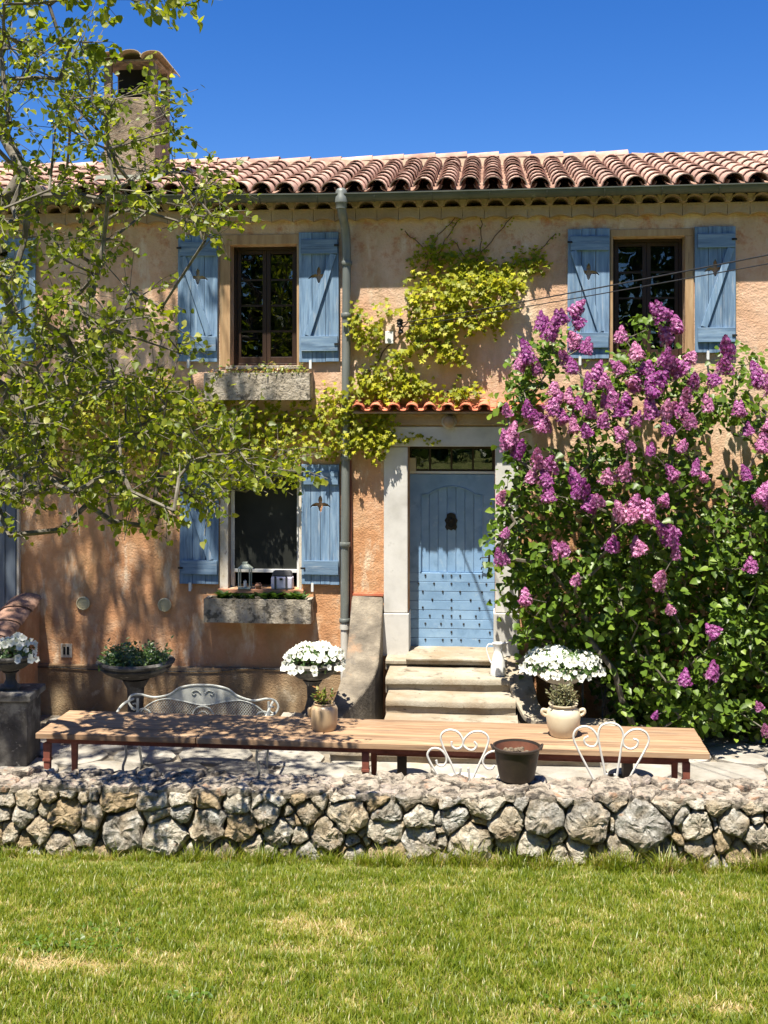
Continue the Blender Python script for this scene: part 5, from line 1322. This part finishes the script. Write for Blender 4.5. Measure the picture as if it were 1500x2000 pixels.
def twiggy(name, lab, loc, n, spread, h, m, size, seed, tmpl=OVAL, per=10):
    r = np.random.RandomState(seed); t = thing(name, lab, 'plant', loc, 0); mb = MB(); A = []; Bn = []; Ct = []; S_ = []
    for k in range(n):
        a = r.uniform(0,6.283); q = r.uniform(.1,1)*spread; e = np.array([math.cos(a)*q, math.sin(a)*q, h*r.uniform(.55,1)*(1-.25*q/spread)])
        s0 = np.array([math.cos(a)*q*.25, math.sin(a)*q*.25, -.01]); mid = (s0+e)/2+np.array([0,0,.02])
        mb.tube([s0, mid, e], .0022, 3, False)
        for j in range(per):
            s = r.uniform(.25,1.05); A.append(s0+(e-s0)*s+r.normal(0,.006,3)); Bn.append(r.normal(0,.6,3)+[0,-.3,.7]); Ct.append(np.array([math.cos(a), math.sin(a), .9])+r.normal(0,.6,3)); S_.append(size*r.uniform(.6,1.2))
    stuff(part('stems', mb, M['stem'], t))
    stuff(link('foliage', leaf_mesh('foliage', *tmpl, np.array(A), rot_frames(np.array(Bn), np.array(Ct)), S_, r.uniform(0,1,len(A)), m), t))
twiggy('lavender_plant', 'wispy grey green lavender growing in the cream jar', on_table(1100, 1436)+Vector((0,0,.245)), 70, .15, .20, M['lavleaf'], .028, 2, per=14)
twiggy('leafy_pot_plant', 'small leafy green plant growing in the beige jar', on_table(633, 1424)+Vector((0,0,.205)), 16, .11, .17, M['boxleaf'], .042, 3, per=9)

# ------------------------------------------------------------------ iron bench behind the table
D = 11.0; bl = pt(249, 1400, D); br = pt(546, 1400, D-.12)
bw_ = (br.x-bl.x); bc = (bl+br)/2
bz = terrace_z(bc.x, D)
ben = thing('iron_bench', 'white wrought iron bench with mesh back behind the table', 'bench', (bc.x, bc.y, bz), HR)
hb_ = bw_/2
def bt(px, py): return ((px-397)/FPX*D, CAMZ-(py-HOR)/FPX*D-bz)
def crv(pts, n=8): return bez([(bt(x, y)[0], 0, bt(x, y)[1]) for x, y in pts], n)
top_ = crv([(330,1355),(350,1342),(375,1336),(397,1335),(420,1336),(446,1342),(466,1355)])
part('back_rail', MB().tube(crv([(262,1386),(252,1378),(249,1368),(256,1358),(272,1356),(300,1361),(330,1355),(350,1342),(375,1336),(397,1335),(420,1336),(446,1342),(466,1355),(496,1363),(522,1359),(538,1362),(545,1374),(540,1386),(530,1391)]), .011, 7), M['grey_iron'], ben, True)
for s_ in (-1, 1):
    q = lambda pts: crv([(397+s_*(x-397), y) for x, y in pts])
    part('scroll', MB().tube(q([(540,1384),(533,1386),(528,1380),(531,1374),(537,1375)]), .008, 6), M['grey_iron'], ben, True)
    part('scroll', MB().tube(q([(535,1402),(530,1392),(518,1384),(505,1388),(498,1400)]), .009, 6), M['grey_iron'], ben, True)
low_ = crv([(262,1400),(290,1375),(318,1364),(350,1366),(397,1374),(444,1366),(476,1364),(504,1375),(532,1400)])
part('back_rail', MB().tube(low_, .008, 6), M['grey_iron'], ben, True)
# solid crest plate between the two rails
cr = MB()
up_ = [bt(x, y) for x, y in ((322,1362),(350,1344),(375,1338),(397,1337),(420,1338),(446,1344),(474,1362))]
dn_ = [bt(x, y) for x, y in ((322,1364),(350,1366),(375,1371),(397,1374),(420,1371),(446,1366),(474,1364))]
for k in range(6): cr.hexa([(dn_[k][0],-.003,dn_[k][1]),(dn_[k+1][0],-.003,dn_[k+1][1]),(dn_[k+1][0],.003,dn_[k+1][1]),(dn_[k][0],.003,dn_[k][1]),(up_[k][0],-.003,up_[k][1]),(up_[k+1][0],-.003,up_[k+1][1]),(up_[k+1][0],.003,up_[k+1][1]),(up_[k][0],.003,up_[k][1])])
part('crest_plate', cr, M['grey_iron'], ben)
cz = bt(397, 1345)[1]
for s_ in (-1, 1): part('crest_scroll', MB().tube(bez([(s_*.02,-.008,cz-.03),(s_*.06,-.008,cz),(s_*.11,-.008,cz-.02),(s_*.09,-.008,cz-.045),(s_*.07,-.008,cz-.03)], 5), .005, 5), M['grey_iron'], ben, True)
# diamond mesh under the curved rail
zlo = .42; mm_ = MB(); sp = .026
def rail_z(x):
    xs_ = [p.x for p in low_]; zs_ = [p.z for p in low_]
    return float(np.interp(x, xs_, zs_))
W2 = .62
x = -W2-1.0
while x < W2+1.0:
    for s_ in (-1, 1):
        pts = []
        for k in range(41):
            z = zlo+k*.012; xx = x+s_*(z-zlo)*.8
            if -W2 < xx < W2 and z < rail_z(xx): pts.append((xx, 0, z))
        if len(pts) > 2: mm_.tube([pts[0], pts[-1]], .0026, 3, False)
    x += sp
stuff(part('mesh_back', mm_, M['grey_iron'], ben))
part('medallion', MB().tube([(.105*math.cos(t*math.pi/12), -.004, bt(397,1400)[1]+.02+.10*math.sin(t*math.pi/12)) for t in range(25)], .008, 6).tube([(.05*math.cos(t*math.pi/8), -.004, bt(397,1400)[1]+.02+.05*math.sin(t*math.pi/8)) for t in range(17)], .005, 5), M['grey_iron'], ben, True)
st_ = MB().box(-hb_+.06, hb_-.06, -.46, -.44, .40, .425).box(-hb_+.06, hb_-.06, -.02, .0, .40, .425)
for k in range(15):
    st_.box(-hb_+.06, hb_-.06, -.435+k*.028, -.425+k*.028, .408, .418)
part('seat', st_, M['grey_iron'], ben)
for s_ in (-1, 1):
    part('leg', MB().tube(bez([(s_*(hb_-.10),-.44,.42),(s_*(hb_-.13),-.45,.25),(s_*(hb_-.10),-.46,.12),(s_*(hb_-.14),-.47,0)], 5), .013, 6), M['grey_iron'], ben, True)
    part('leg', MB().tube(bez([(s_*(hb_-.10),-.01,.66),(s_*(hb_-.10),-.01,.42),(s_*(hb_-.11),.0,.2),(s_*(hb_-.13),.04,0)], 5), .013, 6), M['grey_iron'], ben, True)
    part('armrest', MB().tube(bez([(s_*(hb_-.06),-.02,.66),(s_*(hb_-.04),-.25,.67),(s_*(hb_-.04),-.44,.64),(s_*(hb_-.06),-.49,.57),(s_*(hb_-.07),-.45,.42)], 6), .012, 6), M['grey_iron'], ben, True)

# ------------------------------------------------------------------ heart backed chairs in front of the table
def chair(lab, px, D, curves, grp, sc=1.0):
    base = pt(px, 0, D); gz = terrace_z(base.x, D)+.005
    t = thing('garden_chair', lab, 'chair', (base.x, D, gz), R(-5), grp)
    for pts in curves:
        q = [((x-px)/FPX*D, 0, CAMZ-(y-HOR)/FPX*D-gz) for x, y in pts]
        part('back_scroll', MB().tube(bez(q, 8), .0088, 7), M['white_iron'], t, True)
    part('seat_rim', MB().tube([(.19*math.cos(a*math.pi/12), .20+.19*math.sin(a*math.pi/12), .45) for a in range(25)], .010, 6), M['white_iron'], t, True)
    sl_ = MB()
    for k in range(-5, 6):
        w = math.sqrt(.185**2-(k*.033)**2); sl_.box(-w, w, .20+k*.033-.009, .20+k*.033+.009, .447, .451)
    part('seat', sl_, M['white_iron'], t)
    for sx, sy in ((-1,0),(1,0),(-1,1),(1,1)):
        part('leg', MB().tube(bez([(sx*.13, .06+sy*.28, .45), (sx*.15, .05+sy*.30, .25), (sx*.19, -.0+sy*.40, 0)], 5), .0095, 6), M['white_iron'], t, True)
    part('back_post', MB().tube([(-.05, .02, .45), (-.03, 0, .62)], .009, 6).tube([(.05, .02, .45), (.03, 0, .62)], .009, 6), M['white_iron'], t, True)
    return t
CG = 'white iron chairs in front of the table'
chair('white iron chair whose back is a heart flanked by two small loops', 907, 8.93, [
    [(900,1540),(885,1500),(868,1465),(861,1443),(866,1431),(880,1426),(895,1431),(904,1445),(902,1458),(892,1463),(883,1458),(882,1449)],
    [(915,1540),(932,1500),(948,1465),(954,1445),(950,1434),(938,1428),(922,1430),(908,1442),(905,1455),(916,1464),(926,1463),(931,1455),(926,1448)],
    [(868,1540),(855,1515),(840,1490),(835,1475),(843,1464),(858,1464),(870,1475),(872,1488),(865,1497),(855,1495),(852,1486)],
    [(958,1540),(974,1512),(984,1492),(985,1478),(978,1467),(962,1466),(948,1474),(943,1488),(950,1499),(960,1500),(966,1493)]], CG)
chair('white iron chair whose back is a tall arch between two scrolls', 1193, 8.78, [
    [(1187,1545),(1180,1500),(1172,1460),(1169,1435),(1175,1418),(1192,1412),(1209,1418),(1217,1435),(1213,1460),(1207,1500),(1200,1545)],
    [(1172,1545),(1150,1505),(1128,1462),(1121,1442),(1126,1427),(1142,1420),(1158,1426),(1168,1442),(1164,1456),(1154,1459),(1144,1454),(1142,1444),(1150,1439)],
    [(1216,1545),(1236,1505),(1258,1465),(1266,1445),(1261,1430),(1246,1423),(1230,1427),(1218,1440),(1218,1455),(1230,1462),(1242,1457),(1245,1446),(1236,1442)]], CG)
# dark bowls on posts, shapes put in for dark half discs below the table
for (px, lab) in ((785, 'dark round bowl on a post seen below the middle of the table'), (1225, 'dark round bowl on a post seen below the right end of the table')):
    D = 10.55; b_ = pt(px, 0, D); gz = terrace_z(b_.x, D)
    t = thing('bowl_on_post', lab, 'stool', (b_.x, D, gz), 0, 'dark bowls on posts behind the table')
    part('bowl_form', MB().lathe([(.0,.255),(.08,.26),(.16,.30),(.205,.37),(.215,.42),(.20,.425),(.0,.42)], 28), M['cauldron'], t, True)
    part('pedestal', MB().box(-.045, .045, -.045, .045, .02, .262).box(-.14, .14, -.14, .14, 0, .02), M['cauldron'], t)

# ------------------------------------------------------------------ garden wall of rubble
seeds = [(12,1560,22),(48,1562,26),(95,1556,20),(130,1550,20),(158,1558,16),(225,1560,36),(180,1556,10),(298,1567,28),(355,1558,20),(407,1560,26),(462,1562,28),(502,1563,16),(540,1556,22),(582,1555,20),(622,1560,26),(672,1560,34),(735,1563,33),(792,1567,24),(835,1555,20),(877,1560,22),(950,1563,42),(1018,1563,20),(1058,1556,18),(1098,1562,24),(1205,1563,30),(1258,1556,14),(1303,1565,36),(1356,1568,22),(1408,1573,28),(1470,1572,32),
 (8,1592,18),(40,1592,24),(128,1592,36),(86,1580,14),(180,1593,25),(78,1625,24),(302,1588,24),(357,1588,18),(408,1610,34),(465,1617,26),(240,1622,46),(320,1637,40),(14,1628,24),(52,1645,20),(115,1650,30),(162,1640,18),(400,1657,16),(436,1660,20),(490,1655,18),
 (523,1588,27),(560,1588,11),(604,1587,27),(568,1604,12),(678,1590,43),(755,1588,34),(820,1602,28),(548,1627,27),(582,1637,20),(640,1630,38),(682,1640,18),(752,1625,36),(720,1640,10),(823,1642,34),(530,1668,16),(755,1665,32),(690,1668,18),(600,1668,22),
 (890,1603,29),(935,1607,20),(990,1608,35),(858,1604,10),(1065,1596,42),(1148,1605,46),(920,1650,45),(860,1642,15),(990,1652,17),(1042,1650,30),(1014,1632,8),(1087,1627,20),(1133,1658,25),(980,1682,20),(1030,1690,22),(850,1685,20),(900,1688,18),(1180,1672,26),(1195,1608,13),(1090,1680,22),
 (1253,1612,52),(1337,1592,25),(1360,1617,36),(1438,1607,33),(1395,1600,10),(1478,1598,20),(1482,1642,34),(1322,1640,19),(1370,1652,32),(1415,1645,26),(1215,1668,38),(1293,1665,34),(1340,1676,12),(1445,1672,30),(1390,1690,22),(1250,1692,18),(1310,1696,18),(1490,1690,20),(300,1672,22),(370,1670,16),(250,1676,16),(60,1672,18),(20,1668,18),(200,1668,14),(165,1670,14)]
ext = [(x+1505, y+14, r_) for x, y, r_ in seeds if x < 520] + [(x-1505, y-14, r_) for x, y, r_ in seeds if x > 980]
_r = random.Random(77); ext += [(_r.uniform(-600,2000), _r.uniform(1580,1690), _r.uniform(6,13)) for _ in range(95)]
allseeds = seeds+ext
gw = thing('garden_wall', 'low dry stone wall of rough grey and ochre limestone rubble', 'wall', W.O, -W.th)
ms = [(W.at(x, y)[0], W.at(x, y)[1], r_/FPX*8.0) for x, y, r_ in allseeds]
xa = min(m[0] for m in ms)-.1; xb = max(m[0] for m in ms)+.1
WTOP = .815
cells = power_cells(ms, (xa, xb, .18, WTOP), 1.75)
for i, poly in enumerate(cells):
    if len(poly) < 3: continue
    p, cx, cy = shrink(poly, .002+rnd.uniform(0,.008))
    rs = radial(p, cx, cy, 32, 0); rmean = sum(rs)/len(rs)
    if rmean < .015: continue
    mb = rock_mb(rs, .05+min(.07, rmean*.42)+rnd.uniform(0,.025), i, min(.022, rmean*.18))
    nm = 'stone'
    o = part(nm, mb, M['rock'], gw, loc=(cx, .085, cy))
part('wall_core', MB().box(xa, xb, .075, .36, .1, WTOP-.045), M['earth'], gw)
# coping stones set in mortar on the top
cs = []; r = random.Random(8); x = xa
for i in range(44):
    for j in range(3): cs.append((xa+.1+i*(xb-xa)/44+r.uniform(-.07,.07), .05+j*.14+r.uniform(-.03,.03), r.uniform(.04,.20)))
cc = power_cells(cs, (xa, xb, .015, .42))
for i, poly in enumerate(cc):
    if len(poly) < 3: continue
    p, cx, cy = shrink(poly, .002); n = 26; rs = radial(p, cx, cy, n, 0); h0 = r.uniform(-.016,.022); V = []; tx = r.uniform(-.12,.12); ty = r.uniform(-.10,.10)
    for sc_, z in ((.97,-.045),(1.01,-.015),(.98,.002),(.86,.008),(.62,.011),(.35,.012)):
        for k in range(n):
            a = 2*math.pi*k/n; xx = rs[k]*sc_*math.cos(a); yy_ = rs[k]*sc_*math.sin(a); zz = z+(h0+xx*tx+yy_*ty if z > -.05 else 0)
            q = Vector(((cx+xx)*12, (cy+yy_)*12, i)); d = noise.noise_vector(q)*.020+noise.noise_vector(q*2.4)*.018
            V.append(Vector((xx, yy_, zz))+d*(1 if z > -.05 else 0))
    F = [(s*n+k, s*n+(k+1) % n, (s+1)*n+(k+1) % n, (s+1)*n+k) for s in range(5) for k in range(n)] + [tuple(5*n+k for k in range(n))]
    part('coping_stone', MB().add(V, F), M['coping'], gw, loc=(cx, cy, WTOP+.010))
part('coping_mortar', MB().box(xa, xb, .05, .385, WTOP-.044, WTOP-.003), M['coping'], gw)

# cauldron on the wall
D = 8.2; cb = pt(1010, 1531, D); 
ca = thing('iron_cauldron', 'dark brown iron cauldron of dried flowers standing on the garden wall', 'pot', (cb.x, D+.02, WTOP+.035), 0)
part('pot', MB().lathe([(.118,.015),(.125,.02),(.150,.14),(.165,.235),(.178,.245),(.178,.258),(.166,.262),(.162,.25),(.155,.20),(.135,.10),(0,.09)], 40), M['cauldron'], ca, True)
part('rust_lining', MB().lathe([(.158,.245),(.147,.19),(.128,.105),(0,.10)], 32, cap=False), M['rustin'], ca, True)
for s_ in (-1, 1): part('lug', MB().tube(bez([(s_*.172,-.03,.235),(s_*.186,-.012,.262),(s_*.186,.012,.262),(s_*.172,.03,.235)], 4), .008, 6), M['cauldron'], ca, True)
for a in (0, 2.1, 4.2): part('foot', MB().lathe([(.012,-.022),(.016,.018)], 8, (.09*math.cos(a-1.57), .09*math.sin(a-1.57), 0)), M['cauldron'], ca)
dh = MB(); r = random.Random(2)
for k in range(26): 
    a = r.uniform(0,6.28); q = r.uniform(0,.11); dh.ball((q*math.cos(a), q*math.sin(a)+.01, .17+r.uniform(0,.06)), r.uniform(.014,.026), 6, 4)
stuff(part('dried_heads', dh, M['earth'], ca))

# ------------------------------------------------------------------ grass
def dryness(x, y):
    d = noise.noise(Vector((x*1.3, y*2.2, 5)))*.35+noise.noise(Vector((x*4.1, y*6.0, 9)))*.35+noise.noise(Vector((x*11, y*15, 4)))*.45
    sx = 750+x/y*FPX; sy = HOR+(CAMZ-lawn_z(x, y))/y*FPX
    for (cx, cy, rx, ry, a) in ((70,1884,120,15,1.1),(880,1915,110,22,.3),(1430,1972,90,18,.55),(400,1905,150,30,.2),(1060,1990,160,30,.35),(620,1820,200,30,.2)):
        q = ((sx-cx)/rx)**2+((sy-cy)/ry)**2
        if q < 4: d += a*math.exp(-q)
    return d
def blades():
    r = np.random.RandomState(4); X = []; Y = []
    n = 400000
    y = r.uniform(3.4, 8.12, n)**1.0; wv = np.abs(y)*.41+.9
    k1 = int(n*.82); x = np.r_[r.uniform(-1,1,k1)*wv[:k1], r.uniform(-6.2,6.2,n-k1)]
    y = np.minimum(y, 8.02-math.tan(R(3.1))*x+r.uniform(-.03,.06,n)*0+.02)
    return x, y
gx_, gy_ = blades(); n = len(gx_)
# coarse lookup grids for height and dryness
GX = np.linspace(-6.3,6.3,254); GY = np.linspace(3.2,8.5,108)
HG = np.array([[lawn_z(a, b) for a in GX] for b in GY]); DG = np.array([[dryness(a, b) for a in GX] for b in GY]); TG = np.array([[noise.noise(Vector((a*7, b*9, 2)))+.6*noise.noise(Vector((a*19, b*24, 2))) for a in GX] for b in GY])
def look(G, x, y):
    i = np.clip((x-GX[0])/(GX[1]-GX[0]), 0, len(GX)-1.001); j = np.clip((y-GY[0])/(GY[1]-GY[0]), 0, len(GY)-1.001)
    i0 = i.astype(int); j0 = j.astype(int); a = i-i0; b = j-j0
    return (G[j0,i0]*(1-a)*(1-b)+G[j0,i0+1]*a*(1-b)+G[j0+1,i0]*(1-a)*b+G[j0+1,i0+1]*a*b)
r = np.random.RandomState(44); ntf = 260; tcx = r.uniform(-4.5,4.5,ntf); tn_ = 55
tgx = np.repeat(tcx, tn_)+r.normal(0,.03,ntf*tn_); tgy = np.repeat(7.93-math.tan(R(3.1))*tcx-np.abs(r.normal(0,.05,ntf)), tn_)+r.normal(0,.018,ntf*tn_)
tgh = np.repeat(1.5*r.uniform(.03,.15,ntf)**1.0*(r.uniform(0,1,ntf)), tn_)*r.uniform(.5,1.1,ntf*tn_)
n0 = n; gx_ = np.r_[gx_, tgx]; gy_ = np.r_[gy_, tgy]; n = len(gx_)
gz = look(HG, gx_, gy_); dr_ = look(DG, gx_, gy_); tf = look(TG, gx_, gy_)
r = np.random.RandomState(6)
near_wall = np.clip(1-(8.0-math.tan(R(3.1))*gx_-gy_)/.22, 0, 1)
keep = r.uniform(0,1,n) < np.clip(1.15-np.clip(dr_,0,1)*.6, .3, 1)
hgt = r.uniform(.016,.044,n)*(1-.65*np.clip(tf,-.8,.8))*(1-.5*np.clip(dr_,0,1)) + near_wall*r.uniform(0,.17,n)*(r.uniform(0,1,n) < .4)*np.clip(.6+tf,0,1.4)
hgt *= np.where(r.uniform(0,1,n) < .04, 1.8, 1)
hgt[n0:] = np.maximum(hgt[n0:], tgh); keep[n0:] = True
wid = r.uniform(.0016,.0034,n); ang = r.uniform(0,6.283,n); lean = r.uniform(.1,1.1,n)*hgt+np.clip(dr_,0,1)*.02
lx_, ly_ = np.cos(ang)*lean, np.sin(ang)*lean; sa = ang+r.normal(0,.5,n)+1.57; sxv, syv = np.cos(sa)*wid, np.sin(sa)*wid
V = np.zeros((n,5,3)); b0 = np.c_[gx_, gy_, gz-.003]
V[:,0] = b0-np.c_[sxv, syv, 0*sxv]; V[:,1] = b0+np.c_[sxv, syv, 0*sxv]
mid = b0+np.c_[lx_*.35, ly_*.35, hgt*.6]; V[:,2] = mid+np.c_[sxv, syv, 0*sxv]*.8; V[:,3] = mid-np.c_[sxv, syv, 0*sxv]*.8; V[:,4] = b0+np.c_[lx_, ly_, hgt]
V = V[keep]; tn = np.clip(.42+r.normal(0,.18,n)+.34*tf+np.clip(dr_-.06,0,1)*.9+(r.uniform(0,1,n) < .07)*.35, 0, 1)[keep]; m_ = len(V)
base = (np.arange(m_)*5)[:,None]; F4 = base+np.array([0,1,2,3]); F3 = base+np.array([3,2,4])
loops = np.concatenate([F4, F3], axis=1).ravel(); tot = np.tile([4,3], m_); start = np.concatenate([[0], np.cumsum(tot)[:-1]])
me = bpy.data.meshes.new('lawn_grass'); me.vertices.add(m_*5); me.vertices.foreach_set('co', V.astype(np.float32).ravel()); me.loops.add(len(loops)); me.loops.foreach_set('vertex_index', loops.astype(np.int32))
me.polygons.add(len(tot)); me.polygons.foreach_set('loop_start', start.astype(np.int32)); me.update(calc_edges=True)
at_ = me.attributes.new('tint', 'FLOAT', 'POINT'); at_.data.foreach_set('value', np.repeat(tn.astype(np.float32), 5)); me.materials.append(M['grass'])
lg = stuff(link('lawn_grass', me)); tag(lg, 'sunlit lawn of short green grass with dry straw patches', 'grass')
# clover and weeds
A = []; r = np.random.RandomState(12)
for (cx, cy, s) in ((210,1825,.10),(130,1860,.14),(60,1860,.10),(1220,1990,.16),(1190,1975,.12),(200,1860,.08),(370,1960,.05)):
    for D_ in [None]:
        # intersect the view ray with the slope
        y = 5.0
        for _ in range(12):
            x = (cx-750)/FPX*y; y = (CAMZ-lawn_z(x, y))*FPX/(cy-HOR)
        for _ in range(60): A.append((x+r.normal(0,s), y+r.normal(0,s*.8), lawn_z(x, y)+r.uniform(.01,.035)))
A = np.array(A); n = len(A)
wd = stuff(link('lawn_weeds', leaf_mesh('lawn_weeds', *HEART, A, rot_frames(np.c_[r.normal(0,.3,n), r.normal(-.2,.3,n), np.ones(n)], r.normal(0,1,(n,3))), r.uniform(.012,.028,n), r.uniform(.1,.6,n), M['lilacleaf'])))
tag(wd, 'dark green clover and weeds in small patches on the lawn', 'weeds')

# ------------------------------------------------------------------ woodland behind the garden, mirrored in the windows
def wood():
    r = np.random.RandomState(3); A = []; S = []
    tr_ = MB()
    for k in range(17):
        cx = -32+k*4.0+r.uniform(-1,1); cy = -17+r.uniform(-3,3); h = r.uniform(13,18)
        tr_.tube([(cx, cy, 1.8), (cx+.2, cy, h*.7)], [.25,.10], 7)
        for _ in range(2300):
            v = r.normal(0,1,3); v /= np.linalg.norm(v); q = r.uniform(.55,1)
            A.append((cx+v[0]*2.9*q, cy+v[1]*2.6*q, 1.6+h*.45+v[2]*h*.5*q)); S.append(r.uniform(.3,.6))
    for _ in range(9000): A.append((r.uniform(-22,22), -6.5+r.normal(0,.35), 1.8+r.uniform(0,1)**1.3*1.7)); S.append(r.uniform(.10,.22))  # low unseen hedge, added so the transom mirrors leaves instead of bright lawn
    A = np.array(A); n = len(A)
    w = link('woodland', leaf_mesh('woodland', *HEART, A, rot_frames(r.normal(0,1,(n,3)), r.normal(0,1,(n,3))), S, r.uniform(0,1,n), M['forest'])); stuff(w); tag(w, 'green woodland mirrored in the window panes', 'woodland')
    t = part('trunks', tr_, M['bark'], w)
wood()
print('objects', len(bpy.data.objects))
